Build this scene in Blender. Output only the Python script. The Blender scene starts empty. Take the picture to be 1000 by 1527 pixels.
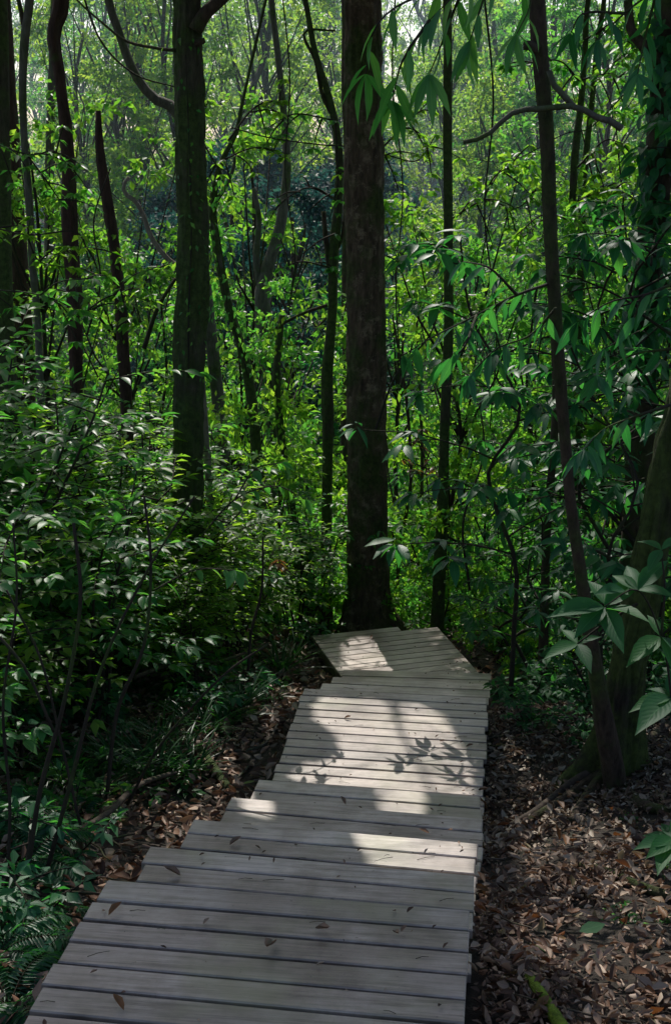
import bpy, math, random
import numpy as np
from mathutils import Vector, noise
rng = np.random.default_rng(11); random.seed(11)
HAZE = True
SC = bpy.context.scene; COL = SC.collection
# ------------------------------------------------------------------ camera model (pixels of the 1000x1527 photograph)
F = 2000.0; PITCH = math.radians(13.6); CH = 1.92
CP, SP = math.cos(PITCH), math.sin(PITCH)
def ray(px, py):
    u = (px-500)/F; v = -(py-763.5)/F
    return Vector((u, CP+v*SP, -SP+v*CP))
def at(px, py, y):
    r = ray(px, py); t = y/r.y
    return Vector((r.x*t, y, CH+r.z*t))
def onz(px, py, z):
    r = ray(px, py); t = (z-CH)/r.z
    return Vector((r.x*t, r.y*t, z))
def topx(P):
    P = np.asarray(P, float).reshape(-1, 3)
    X, Y, Z = P[:, 0], P[:, 1], P[:, 2]-CH
    d = np.maximum(Y*CP - Z*SP, 1e-3); up = Y*SP + Z*CP
    return 500+F*X/d, 763.5-F*up/d, d
SUN_EL, SUN_AZ = math.radians(50), math.radians(-11)
SV = np.array([math.sin(SUN_AZ)*math.cos(SUN_EL), math.cos(SUN_AZ)*math.cos(SUN_EL), math.sin(SUN_EL)])

# ------------------------------------------------------------------ terrain
_YS = [-60, 0, 2.4, 3.4, 5.8, 7.3, 9.2, 10.8, 13, 16, 20, 28, 38, 50, 62, 80, 110, 400]
_ZS = [0.5, -.06, -.14, -.24, -.98, -1.06, -1.70, -1.86, -2.4, -3.3, -3.9, -4.0, -3.0, -1.2, .2, 1.0, 1.2, 1.2]
def wob(x, y):
    x = np.asarray(x, float); y = np.asarray(y, float)
    return (np.sin(x*1.7+y*.9)*.05+np.sin(x*.63-y*1.31+2)*.08+np.sin(x*3.1+1.3)*np.sin(y*2.7)*.03
            + np.sin(x*.21+y*.17)*.35*np.clip((y-12)/20, 0, 1.5))
def ground(x, y):
    x = np.asarray(x, float); y = np.asarray(y, float)
    z = np.interp(y, _YS, _ZS)
    xc = -.24+.125*(y-2.8)
    dl = np.clip(xc-x-.7, 0, 12); dr = np.clip(x-xc-.6, 0, 12)
    near = np.clip(1-(y-14)/10, 0, 1)
    z = z + near*(.16*dl/(1+.12*dl)*np.clip((y-1)/4, .35, 1) + .10*dr/(1+.15*dr))
    w = np.clip(np.minimum(dl+dr, 1)*1.2+np.clip((y-11)/3, 0, 1), 0, 1)
    return z + wob(x, y)*w
def gz(x, y): return float(ground(x, y))

# ------------------------------------------------------------------ materials
def lin(c): return (c[0], c[1], c[2], 1)
class NT:
    def __init__(s, name):
        s.m = bpy.data.materials.new(name); s.m.use_nodes = True
        s.t = s.m.node_tree; s.t.nodes.clear()
        s.out = s.n('ShaderNodeOutputMaterial')
    def n(s, ty, **kw):
        o = s.t.nodes.new(ty)
        for k, v in kw.items():
            if k.startswith('i_'):
                key = k[2:]; key = int(key) if key.isdigit() else key.replace('_', ' ')
                o.inputs[key].default_value = v
            else: setattr(o, k, v)
        return o
    def l(s, a, b): s.t.links.new(a, b)
    def ramp(s, fac, stops):
        r = s.n('ShaderNodeValToRGB'); e = r.color_ramp.elements
        e[0].position, e[0].color = stops[0][0], lin(stops[0][1])
        e[1].position, e[1].color = stops[-1][0], lin(stops[-1][1])
        for p, c in stops[1:-1]:
            q = e.new(p); q.color = lin(c)
        s.l(fac, r.inputs[0]); return r.outputs[0]
    def mix(s, f, a, b, mode='MIX'):
        m = s.n('ShaderNodeMix', data_type='RGBA', blend_type=mode)
        for sock, v in ((m.inputs[0], f), (m.inputs[6], a), (m.inputs[7], b)):
            if hasattr(v, 'links'): s.l(v, sock)
            elif isinstance(v, (int, float)): sock.default_value = v
            else: sock.default_value = lin(v)
        return m.outputs[2]
    def noise(s, scale, detail=3, rough=.55, vec=None):
        t = s.n('ShaderNodeTexNoise', i_Scale=scale, i_Detail=detail, i_Roughness=rough)
        if vec is not None: s.l(vec, t.inputs['Vector'])
        return t.outputs[0]

def leaf_mat(name, c1, c2, c3, tr=.5, trc=(1.6, 1.9, .7), rough=.38, veins=True, spec=.5):
    k = NT(name)
    g = k.n('ShaderNodeNewGeometry'); uv = k.n('ShaderNodeUVMap'); sep = k.n('ShaderNodeSeparateXYZ'); k.l(uv.outputs[0], sep.inputs[0])
    col = k.ramp(g.outputs['Random Per Island'], [(0, c1), (.5, c2), (1, c3)])
    bn = k.noise(1.1, 2); col = k.mix(k.ramp(bn, [(.35, (0, 0, 0)), (.7, (1, 1, 1))]), col, k.mix(1.0, col, (.62, .8, .85), 'MULTIPLY'))
    if veins:
        a = k.n('ShaderNodeMath', operation='ABSOLUTE'); s1 = k.n('ShaderNodeMath', operation='SUBTRACT', i_1=.5)
        k.l(sep.outputs[1], s1.inputs[0]); k.l(s1.outputs[0], a.inputs[0])
        # side veins: sin(u*60 + |v|*30)
        m1 = k.n('ShaderNodeMath', operation='MULTIPLY', i_1=55.0); k.l(sep.outputs[0], m1.inputs[0])
        m2 = k.n('ShaderNodeMath', operation='MULTIPLY', i_1=-40.0); k.l(a.outputs[0], m2.inputs[0])
        ad = k.n('ShaderNodeMath', operation='ADD'); k.l(m1.outputs[0], ad.inputs[0]); k.l(m2.outputs[0], ad.inputs[1])
        sn = k.n('ShaderNodeMath', operation='SINE'); k.l(ad.outputs[0], sn.inputs[0])
        vein = k.ramp(sn.outputs[0], [(.8, (0, 0, 0)), (1, (.06, .06, .06))])
        mid = k.ramp(a.outputs[0], [(.0, (1, 1, 1)), (.035, (0, 0, 0))])
        vm = k.mix(1.0, vein, mid, 'LIGHTEN')
        col = k.mix(vm, col, k.mix(1.0, col, (1.9, 1.6, 1.6), 'MULTIPLY'))
        bump = k.n('ShaderNodeBump', i_Strength=.12, i_Distance=.002); k.l(sn.outputs[0], bump.inputs['Height'])
    if veins:
        tco = k.n('ShaderNodeTexCoord'); col = k.mix(k.ramp(k.noise(38, 4, .7, tco.outputs['Object']), [(.62, (0, 0, 0)), (.72, (.6, .6, .6))]), col, k.mix(1.0, col, (1.6, .8, .7), 'MULTIPLY'))
    d = k.n('ShaderNodeBsdfPrincipled', i_Roughness=rough); d.inputs['Specular IOR Level'].default_value = max(0, spec)
    t = k.n('ShaderNodeBsdfTranslucent')
    k.l(col, d.inputs[0]); k.l(k.mix(1.0, col, trc, 'MULTIPLY'), t.inputs[0])
    if veins: k.l(bump.outputs[0], d.inputs['Normal'])
    mx = k.n('ShaderNodeMixShader', i_0=tr); k.l(d.outputs[0], mx.inputs[1]); k.l(t.outputs[0], mx.inputs[2])
    k.l(mx.outputs[0], k.out.inputs[0]); return k.m

def bark_mat(name, c1, c2, moss=(.05, .085, .015), amount=.5, pale=None, stretch=6, bump=.6):
    k = NT(name); tc = k.n('ShaderNodeTexCoord'); mp = k.n('ShaderNodeMapping'); mp.inputs['Scale'].default_value = (stretch, stretch, 1.6)
    k.l(tc.outputs['Object'], mp.inputs[0])
    n1 = k.noise(5, 8, .7, mp.outputs[0]); n2 = k.noise(3.2, 5, .6, tc.outputs['Object']); n3 = k.noise(26, 4, .7, tc.outputs['Object'])
    col = k.ramp(n1, [(.3, c1), (.5, [.5*(a+b) for a, b in zip(c1, c2)]), (.72, c2)])
    if pale:
        col = k.mix(k.ramp(k.noise(8, 7, .8, tc.outputs['Object']), [(.53, (0, 0, 0)), (.60, (1, 1, 1))]), col, pale)
    f = k.ramp(n2, [(.62-.35*amount, (0, 0, 0)), (.78-.35*amount, (1, 1, 1))])
    mc = k.ramp(n3, [(.3, [x*.45 for x in moss]), (.75, [x*1.5 for x in moss])])
    col = k.mix(f, col, mc)
    b = k.n('ShaderNodeBump', i_Strength=min(1, bump), i_Distance=.05); k.l(n1, b.inputs['Height'])
    b2 = k.n('ShaderNodeBump', i_Strength=.5, i_Distance=.008); k.l(n3, b2.inputs['Height']); k.l(b.outputs[0], b2.inputs['Normal'])
    p = k.n('ShaderNodeBsdfPrincipled', i_Roughness=.85); p.inputs['Specular IOR Level'].default_value = .3
    k.l(col, p.inputs['Base Color']); k.l(b2.outputs[0], p.inputs['Normal']); k.l(p.outputs[0], k.out.inputs[0]); return k.m

def wood_mat():
    k = NT('weathered decking'); tc = k.n('ShaderNodeUVMap'); g = k.n('ShaderNodeNewGeometry'); ob = k.n('ShaderNodeTexCoord')
    sep = k.n('ShaderNodeSeparateXYZ'); k.l(tc.outputs[0], sep.inputs[0])
    cb = k.n('ShaderNodeCombineXYZ'); m = k.n('ShaderNodeMath', operation='MULTIPLY', i_1=37.0); k.l(g.outputs['Random Per Island'], m.inputs[0])
    k.l(sep.outputs[0], cb.inputs[0]); k.l(sep.outputs[1], cb.inputs[1]); k.l(m.outputs[0], cb.inputs[2])
    mp = k.n('ShaderNodeMapping'); mp.inputs['Scale'].default_value = (1.6, 42, 1); k.l(cb.outputs[0], mp.inputs[0])
    n1 = k.noise(3.0, 8, .68, mp.outputs[0]); n2 = k.noise(3.6, 7, .68, cb.outputs[0]); n4 = k.noise(60, 3, .6, cb.outputs[0])
    base = k.ramp(g.outputs['Random Per Island'], [(0, (.20, .165, .145)), (.25, (.44, .395, .37)), (.45, (.26, .225, .205)), (.6, (.38, .34, .32)), (.8, (.26, .235, .22)), (1, (.50, .455, .425))])
    grain = k.ramp(n1, [(.28, (.42, .40, .38)), (.45, (.9, .9, .9)), (.6, (1.05, 1.05, 1.04)), (.8, (1.25, 1.22, 1.18))])
    col = k.mix(1.0, base, grain, 'MULTIPLY')
    mp2 = k.n('ShaderNodeMapping'); mp2.inputs['Scale'].default_value = (.9, 13, 1); k.l(cb.outputs[0], mp2.inputs[0])
    col = k.mix(1.0, col, k.ramp(k.noise(3.0, 6, .7, mp2.outputs[0]), [(.34, (.5, .48, .45)), (.5, (1, 1, 1)), (.72, (1.25, 1.22, 1.2))]), 'MULTIPLY')
    col = k.mix(1.0, col, k.ramp(k.noise(1.7, 5, .65, ob.outputs['Object']), [(.38, (.62, .58, .54)), (.56, (1.08, 1.08, 1.08))]), 'MULTIPLY')
    stain = k.ramp(n2, [(.35, (.42, .40, .36)), (.6, (1, 1, 1))]); col = k.mix(.85, col, stain, 'MULTIPLY')
    alg = k.ramp(k.noise(2.3, 4, .6, ob.outputs['Object']), [(.5, (0, 0, 0)), (.72, (.6, .6, .6))]); col = k.mix(alg, col, (.22, .23, .13))
    spk = k.ramp(n4, [(.68, (1, 1, 1)), (.76, (.45, .42, .38))]); col = k.mix(1.0, col, spk, 'MULTIPLY')
    b = k.n('ShaderNodeBump', i_Strength=.4, i_Distance=.003); k.l(n1, b.inputs['Height'])
    p = k.n('ShaderNodeBsdfPrincipled'); p.inputs['Specular IOR Level'].default_value = .85; col = k.mix(1.0, col, (1.14, 1.06, 1.01), 'MULTIPLY')
    rr = k.ramp(n2, [(.3, (.36, .36, .36)), (.7, (.50, .50, .50))]); k.l(rr, p.inputs['Roughness'])
    k.l(col, p.inputs['Base Color']); k.l(b.outputs[0], p.inputs['Normal']); k.l(p.outputs[0], k.out.inputs[0]); return k.m

def soil_mat():
    k = NT('forest soil'); tc = k.n('ShaderNodeTexCoord')
    n1 = k.noise(2.2, 8, .7, tc.outputs['Object']); n2 = k.noise(22, 6, .75, tc.outputs['Object'])
    col = k.ramp(n2, [(.3, (.012, .009, .006)), (.55, (.04, .028, .018)), (.8, (.085, .06, .04))])
    col = k.mix(k.ramp(n1, [(.5, (0, 0, 0)), (.7, (.6, .6, .6))]), col, (.022, .034, .01))
    b = k.n('ShaderNodeBump', i_Strength=1, i_Distance=.04); k.l(n2, b.inputs['Height'])
    p = k.n('ShaderNodeBsdfPrincipled', i_Roughness=.9); k.l(col, p.inputs['Base Color']); k.l(b.outputs[0], p.inputs['Normal'])
    k.l(p.outputs[0], k.out.inputs[0]); return k.m

M = {}
M['broad'] = leaf_mat('broad green leaf', (.045, .17, .06), (.08, .23, .075), (.14, .29, .08), tr=.6, trc=(2.0, 2.2, .7), rough=.38, spec=.6)
M['yellow'] = leaf_mat('yellow green sun tinted leaf', (.075, .19, .03), (.115, .235, .036), (.18, .285, .05), tr=.7, trc=(2.6, 2.5, .9), veins=False, rough=.42, spec=.45)  # yellow green leaf variety; its brightness also stands in for sunlit foliage
M['cool'] = leaf_mat('dark glossy leaf', (.018, .09, .045), (.03, .125, .055), (.055, .17, .06), tr=.45, trc=(2.2, 3.0, .9), rough=.42, spec=.45)
M['pale'] = leaf_mat('soft green leaf', (.028, .10, .045), (.04, .13, .055), (.055, .155, .055), tr=.55, trc=(2.1, 2.6, .8), rough=.55, spec=.3)
M['mid'] = leaf_mat('understory leaf', (.04, .155, .05), (.075, .22, .06), (.15, .29, .07), tr=.66, trc=(2.2, 2.3, .8), veins=False, rough=.38, spec=.55)
M['canopy'] = leaf_mat('canopy leaf', (.045, .145, .036), (.09, .20, .044), (.17, .27, .055), tr=.64, trc=(2.5, 2.5, .8), veins=False, rough=.38, spec=.55)
M['far'] = leaf_mat('shade and haze tinted foliage', (.014, .05, .05), (.024, .075, .07), (.04, .10, .08), tr=.4, trc=(1.4, 1.8, 1.5), rough=.5, veins=False, spec=.25)  # dark blue cast puts distance haze and shade into the leaf colour
M['far_sun_tint'] = leaf_mat('sunlight tinted foliage', (.065, .16, .045), (.13, .22, .055), (.20, .28, .07), tr=.68, trc=(2.6, 2.5, 1.0), veins=False, rough=.4, spec=.5)  # bright copy for far trees, sunlight put into the colour
M['fern'] = leaf_mat('fern leaf', (.015, .07, .032), (.025, .10, .04), (.04, .12, .04), tr=.45, trc=(1.8, 2.4, .8), veins=False, spec=.35)
M['grass'] = leaf_mat('strap leaf', (.012, .055, .018), (.022, .08, .025), (.04, .11, .024), tr=.4, rough=.36, veins=False, spec=.4)
M['red'] = leaf_mat('rusty young leaf', (.16, .06, .03), (.22, .11, .04), (.14, .12, .03), tr=.5, trc=(1.8, 1.5, .8), veins=False)
M['litter'] = leaf_mat('dead leaf', (.055, .027, .016), (.20, .108, .07), (.48, .34, .25), tr=.12, trc=(1.2, 1, .8), rough=.5, veins=True, spec=.2)
M['litter2'] = leaf_mat('rust dead leaf', (.13, .045, .02), (.22, .09, .035), (.17, .12, .05), tr=.25, trc=(1.4, 1.1, .8), rough=.5, veins=True, spec=.3)
M['bark'] = bark_mat('dark mossy bark', (.022, .014, .009), (.13, .09, .06), amount=.5, moss=(.06, .085, .02), bump=1)
M['bark_d'] = bark_mat('damp dark bark', (.014, .011, .008), (.08, .06, .042), amount=.85, moss=(.07, .10, .02), bump=1)
M['bark_p'] = bark_mat('bleached bare wood', (.10, .08, .06), (.32, .27, .21), amount=.1, bump=.6)
M['bark_c'] = bark_mat('flaking dark bark', (.028, .018, .011), (.20, .135, .085), amount=.5, moss=(.065, .085, .02), pale=(.27, .20, .13), stretch=5, bump=1)
M['bark_g'] = bark_mat('green mossed bark', (.03, .027, .016), (.13, .115, .07), moss=(.07, .105, .026), amount=.78, bump=1)
M['bark_r'] = bark_mat('reddish brown bark', (.022, .011, .008), (.09, .048, .035), amount=.15)
M['bark_l'] = bark_mat('pale lichen bark', (.05, .045, .035), (.17, .155, .12), amount=.4, moss=(.06, .09, .02))
M['bark_s'] = bark_mat('smooth sapling bark', (.03, .022, .016), (.10, .075, .055), amount=.3, stretch=3, bump=.3)
M['moss'] = bark_mat('bright moss', (.03, .05, .006), (.09, .14, .012), moss=(.15, .22, .015), amount=.9)
M['stem'] = bark_mat('thin brown stem', (.018, .013, .009), (.05, .038, .025), amount=.3)
M['wood'] = wood_mat(); M['soil'] = soil_mat()

# ------------------------------------------------------------------ mesh helpers
def mesh_np(name, V, faces_flat, sizes, mat, uv=None, smooth=True):
    me = bpy.data.meshes.new(name)
    V = np.ascontiguousarray(V, dtype=np.float32); nf = len(sizes)
    me.vertices.add(len(V)); me.vertices.foreach_set('co', V.ravel())
    me.loops.add(len(faces_flat)); me.loops.foreach_set('vertex_index', np.ascontiguousarray(faces_flat, dtype=np.int32))
    me.polygons.add(nf)
    st = np.zeros(nf, np.int32); st[1:] = np.cumsum(sizes)[:-1]
    me.polygons.foreach_set('loop_start', st); me.polygons.foreach_set('loop_total', np.asarray(sizes, np.int32))
    me.polygons.foreach_set('use_smooth', np.full(nf, smooth))
    if uv is not None:
        l = me.uv_layers.new(name='UVMap'); l.data.foreach_set('uv', np.ascontiguousarray(uv[faces_flat], dtype=np.float32).ravel())
    me.update(calc_edges=True); me.validate()
    me.materials.append(mat); return me
def link(name, me, parent=None, loc=None):
    o = bpy.data.objects.new(name, me); COL.objects.link(o)
    if parent is not None: o.parent = parent
    if loc is not None: o.location = loc
    return o
def tag(o, label=None, cat=None, group=None, kind=None):
    if label: o['label'] = label
    if cat: o['category'] = cat
    if group: o['group'] = group
    if kind: o['kind'] = kind
    return o
def thing(name, loc=(0, 0, 0), label=None, cat=None, group=None, rz=0, sc=1):
    o = bpy.data.objects.new(name, None); COL.objects.link(o); o.location = loc; o.rotation_euler.z = rz; o.scale = (sc,)*3
    o.empty_display_size = .2
    return tag(o, label, cat, group)
def copy_thing(root, loc, rz=0, sc=1, label=None, group=None, cat=None, tilt=(0, 0)):
    r = root.copy(); COL.objects.link(r); r.location = loc; r.rotation_euler = (tilt[0], tilt[1], rz); r.scale = (sc,)*3
    tag(r, label, cat, group)
    for ch in KIDS[root.name]:
        c = ch.copy(); COL.objects.link(c); c.parent = r
    return r
KIDS = {}

TPL = {}
def _tpl(kind):
    if kind in TPL: return TPL[kind]
    def grid(stations, widths, fold, droop, wave=0):
        V = [(0, 0, 0)]; U = [(0, .5)]; Fc = []
        for i, (t, w) in enumerate(zip(stations, widths)):
            zz = -droop*t*t + wave*math.sin(i*2.1)
            V += [(t, -w, fold*w+zz), (t, 0, zz), (t, w, fold*w+zz)]
            U += [(t, 0), (t, .5), (t, 1)]
        V.append((1, 0, -droop)); U.append((1, .5)); n = len(stations)
        Fc += [(0, 1, 2), (0, 2, 3)]
        for i in range(n-1):
            a = 1+3*i; b = a+3
            Fc += [(a, b, b+1, a+1), (a+1, b+1, b+2, a+2)]
        a = 1+3*(n-1); e = len(V)-1
        Fc += [(a, e, a+1), (a+1, e, a+2)]
        return V, U, Fc
    if kind == 'broad': r = grid([.09, .24, .42, .62, .82, .93], [.10, .21, .255, .215, .10, .035], .35, .22)
    elif kind == 'lance': r = grid([.12, .35, .62, .85], [.07, .13, .12, .05], .3, .3)
    elif kind == 'curl': r = grid([.15, .45, .8], [.16, .25, .14], 1.1, -.35, .03)
    elif kind == 'flat': r = grid([.2, .5, .8], [.16, .24, .13], .1, .05)
    elif kind == 'strap': r = grid([.15, .4, .65, .87], [.016, .022, .019, .011], .5, .45)
    elif kind == 'mid': r = ([(0, 0, 0), (.45, -.24, .07), (.45, 0, -.04), (.45, .24, .07), (1, 0, -.16)], [(0, .5), (.5, 0), (.5, .5), (.5, 1), (1, .5)], [(0, 1, 2), (0, 2, 3), (1, 4, 2), (2, 4, 3)])
    elif kind == 'small': r = ([(0, 0, 0), (.5, -.26, .05), (1, 0, -.08), (.5, .26, .05)], [(0, .5), (.5, 0), (1, .5), (.5, 1)], [(0, 1, 2), (0, 2, 3)])
    V, U, Fc = r
    TPL[kind] = (np.array(V, float), np.array(U, float), np.array([i for f in Fc for i in f]), np.array([len(f) for f in Fc]))
    return TPL[kind]
def nrm(a): return a/np.maximum(np.linalg.norm(a, axis=-1, keepdims=True), 1e-9)
class Leaves:
    def __init__(s): s.P, s.D, s.N, s.L, s.W = [], [], [], [], []
    def add(s, P, D, N, L, W=1.0):
        P = np.asarray(P, float).reshape(-1, 3); n = len(P)
        s.P.append(P); s.D.append(np.broadcast_to(np.asarray(D, float), (n, 3))); s.N.append(np.broadcast_to(np.asarray(N, float), (n, 3)))
        s.L.append(np.broadcast_to(np.asarray(L, float), (n,))); s.W.append(np.broadcast_to(np.asarray(W, float), (n,)))
    def arrays(s): return [np.concatenate(a) for a in (s.P, s.D, s.N, s.L, s.W)]
    def build(s, name, kind, mat, keep=None, offset=(0, 0, 0)):
        P, D, N, L, W = s.arrays()
        if keep is not None:
            k = keep(P) & keep(P+nrm(D)*L[:, None]); P, D, N, L, W = P[k], D[k], N[k], L[k], W[k]
        V, U, Ff, Fs = _tpl(kind); D = nrm(D); S = nrm(np.cross(N, D)); Z = np.cross(D, S)
        n, m = len(P), len(V)
        A = (V[None, :, 0, None]*D[:, None] + V[None, :, 1, None]*S[:, None]*W[:, None, None] + V[None, :, 2, None]*Z[:, None])*L[:, None, None] + P[:, None] - np.asarray(offset)
        ff = (Ff[None]+(np.arange(n)*m)[:, None]).ravel()
        return mesh_np(name, A.reshape(-1, 3), ff, np.tile(Fs, n), mat, uv=np.tile(U, (n, 1)))
class Tubes:
    def __init__(s): s.V, s.F, s.nv = [], [], 0
    def add(s, pts, rad, sides=6, rough=0, seed=0, flare=0, lobes=0, resample=None):
        pts = np.asarray([tuple(p) for p in pts], float); rad = np.asarray(rad, float)
        if rad.ndim == 0: rad = np.full(len(pts), float(rad))
        if resample:
            pts, rad = smooth_path(pts, rad, resample)
        T = nrm(np.gradient(pts, axis=0)); ref = np.array([1.0, 0.1, 0.0]) if abs(T[0][0]) < .8 else np.array([0, 1.0, .1])
        a = np.linspace(0, 2*math.pi, sides, endpoint=False); rings = []
        for i, (p, t, r) in enumerate(zip(pts, T, rad)):
            u = nrm(ref-t*np.dot(ref, t)); v = np.cross(t, u); ref = u
            rr = np.full(sides, r)
            if rough:
                rr = rr*np.array([1+rough*(noise.noise((math.cos(q)*1.6+seed, math.sin(q)*1.6, p[2]*1.1+p[0]))*1.2+.6*noise.noise((math.cos(q)*4+seed, math.sin(q)*4, p[2]*4))) for q in a])
                if sides > 20: rr = rr+np.array([(abs(noise.noise((math.cos(q)*r*26+seed, math.sin(q)*r*26, p[2]*3.2)))+.5*abs(noise.noise((math.cos(q)*r*70, math.sin(q)*r*70+seed, p[2]*9)))-.3)*.032 for q in a])
            if flare:
                h = np.clip(1-(p[2]-pts[0][2])/flare, 0, 1)**2
                rr = rr*(1+h*(.7+.55*np.cos(lobes*a+seed)+.25*np.cos((lobes+2)*a)))
            rings.append(p+rr[:, None]*(np.cos(a)[:, None]*u+np.sin(a)[:, None]*v))
        n = len(rings); s.V.append(np.concatenate(rings+[pts[:1], pts[-1:]])); b = s.nv; fs = []
        for i in range(n-1):
            for j in range(sides):
                k = (j+1) % sides; fs.append((b+i*sides+j, b+i*sides+k, b+(i+1)*sides+k, b+(i+1)*sides+j))
        for j in range(sides):
            k = (j+1) % sides; fs.append((b+n*sides, b+k, b+j)); fs.append((b+n*sides+1, b+(n-1)*sides+j, b+(n-1)*sides+k))
        s.F += fs; s.nv += n*sides+2
    def build(s, name, mat, offset=(0, 0, 0)):
        V = np.concatenate(s.V)-np.asarray(offset)
        return mesh_np(name, V, np.array([i for f in s.F for i in f]), np.array([len(f) for f in s.F]), mat)
def smooth_path(pts, rad, step):
    pts = np.asarray(pts, float); rad = np.asarray(rad, float)
    if rad.ndim == 0: rad = np.full(len(pts), float(rad))
    d = np.r_[0, np.cumsum(np.linalg.norm(np.diff(pts, axis=0), axis=1))]
    n = max(3, int(d[-1]/step)+1); t = np.linspace(0, d[-1], n)
    E = np.vstack([2*pts[0]-pts[1], pts, 2*pts[-1]-pts[-2]]); out = np.empty((n, 3))
    for i, q in enumerate(t):
        k = min(max(int(np.searchsorted(d, q, 'right'))-1, 0), len(pts)-2); u = (q-d[k])/max(d[k+1]-d[k], 1e-6)
        p0, p1, p2, p3 = E[k:k+4]
        out[i] = .5*((2*p1)+(-p0+p2)*u+(2*p0-5*p1+4*p2-p3)*u*u+(-p0+3*p1-3*p2+p3)*u**3)
    return out, np.interp(t, d, rad)
def unit(v): v = np.asarray(v, float); return v/max(np.linalg.norm(v), 1e-9)
def rv(s=1.0): return rng.normal(0, s, 3)

# leaves along a twig: alternate, in a plane facing up
def leafy_twig(LV, pts, spacing, ln, ang=60, droop=.15, tip=3, njit=.25, wid=1.0, start=.15, up=(0, 0, 1)):
    pts = np.asarray(pts, float); d = np.r_[0, np.cumsum(np.linalg.norm(np.diff(pts, axis=0), axis=1))]; Lt = d[-1]
    t = np.arange(start*Lt, Lt, spacing); side = 1
    for q in t:
        p = np.array([np.interp(q, d, pts[:, i]) for i in range(3)]); k = min(np.searchsorted(d, q), len(pts)-1); k = max(k, 1)
        dr = unit(pts[k]-pts[k-1]); s = unit(np.cross(up, dr)+1e-6); side = -side
        a = math.radians(ang+rng.uniform(-18, 18))
        D = dr*math.cos(a)+s*side*math.sin(a)+np.array([0, 0, -droop])+rv(.12)
        N = np.array(up)+rv(njit)
        LV.add(p, D, N, ln*rng.uniform(.65, 1.15), wid)
    dr = unit(pts[-1]-pts[-2]); s = unit(np.cross(up, dr)+1e-6)
    for j in range(tip):
        a = (j-(tip-1)/2)*math.radians(48)
        LV.add(pts[-1], dr*math.cos(a)+s*math.sin(a)+np.array([0, 0, -droop])+rv(.1), np.array(up)+rv(njit), ln*rng.uniform(.75, 1.15), wid)

def arch(p0, dirn, length, n=6, sag=.25, curl=.05):
    p = [np.asarray(p0, float)]; d = unit(dirn)
    for i in range(n-1):
        d = unit(d+np.array([0, 0, -sag/n])+rv(curl)); p.append(p[-1]+d*length/(n-1))
    return np.array(p)

def make_shrub(name, h, spread, stems, ln, spacing=.06, kind='broad', mat='broad', twigs=9, tw=.55, bare=.35, cat='shrub', droop=.15, wid=1.0, smat='stem', ang=60):
    r = thing(name); T = Tubes(); LV = Leaves()
    for i in range(stems):
        az = rng.uniform(0, 2*math.pi); lean = rng.uniform(.15, 1)*spread/h
        hh = h*rng.uniform(.65, 1.0); d = np.array([math.cos(az)*lean*.6, math.sin(az)*lean*.6, 1])
        p = [np.array([rng.uniform(-.08, .08), rng.uniform(-.08, .08), -.1])]; dd = unit(d)
        for k in range(8):
            dd = unit(dd+np.array([math.cos(az), math.sin(az), 0])*.06*lean+rv(.09)*np.array([1, 1, .3])); p.append(p[-1]+dd*hh/8)
        p = np.array(p); T.add(p, np.linspace(.011, .004, 9)*(h/1.6)**.5, 5)
        for j in range(twigs):
            t = bare+(1-bare)*(j+rng.uniform(0, 1))/twigs; q = t*8; k = min(int(q), 7); b = p[k]+(p[k+1]-p[k])*(q-k)
            a2 = rng.uniform(0, 2*math.pi); L = tw*rng.uniform(.5, 1.1)*(1.15-.55*t)
            tp = arch(b, (math.cos(a2), math.sin(a2), rng.uniform(.1, .55)), L, 5, .5, .08)
            T.add(tp, np.linspace(.004, .0018, 5), 4); leafy_twig(LV, tp, spacing, ln, droop=droop, wid=wid, ang=ang)
        leafy_twig(LV, p[-3:], spacing, ln, droop=droop, wid=wid, ang=ang)
    a = link('stem', T.build('stem', M[smat]), r); b = link('foliage', LV.build('foliage', kind, M[mat]), r)
    KIDS[r.name] = [a, b]; return r

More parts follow.
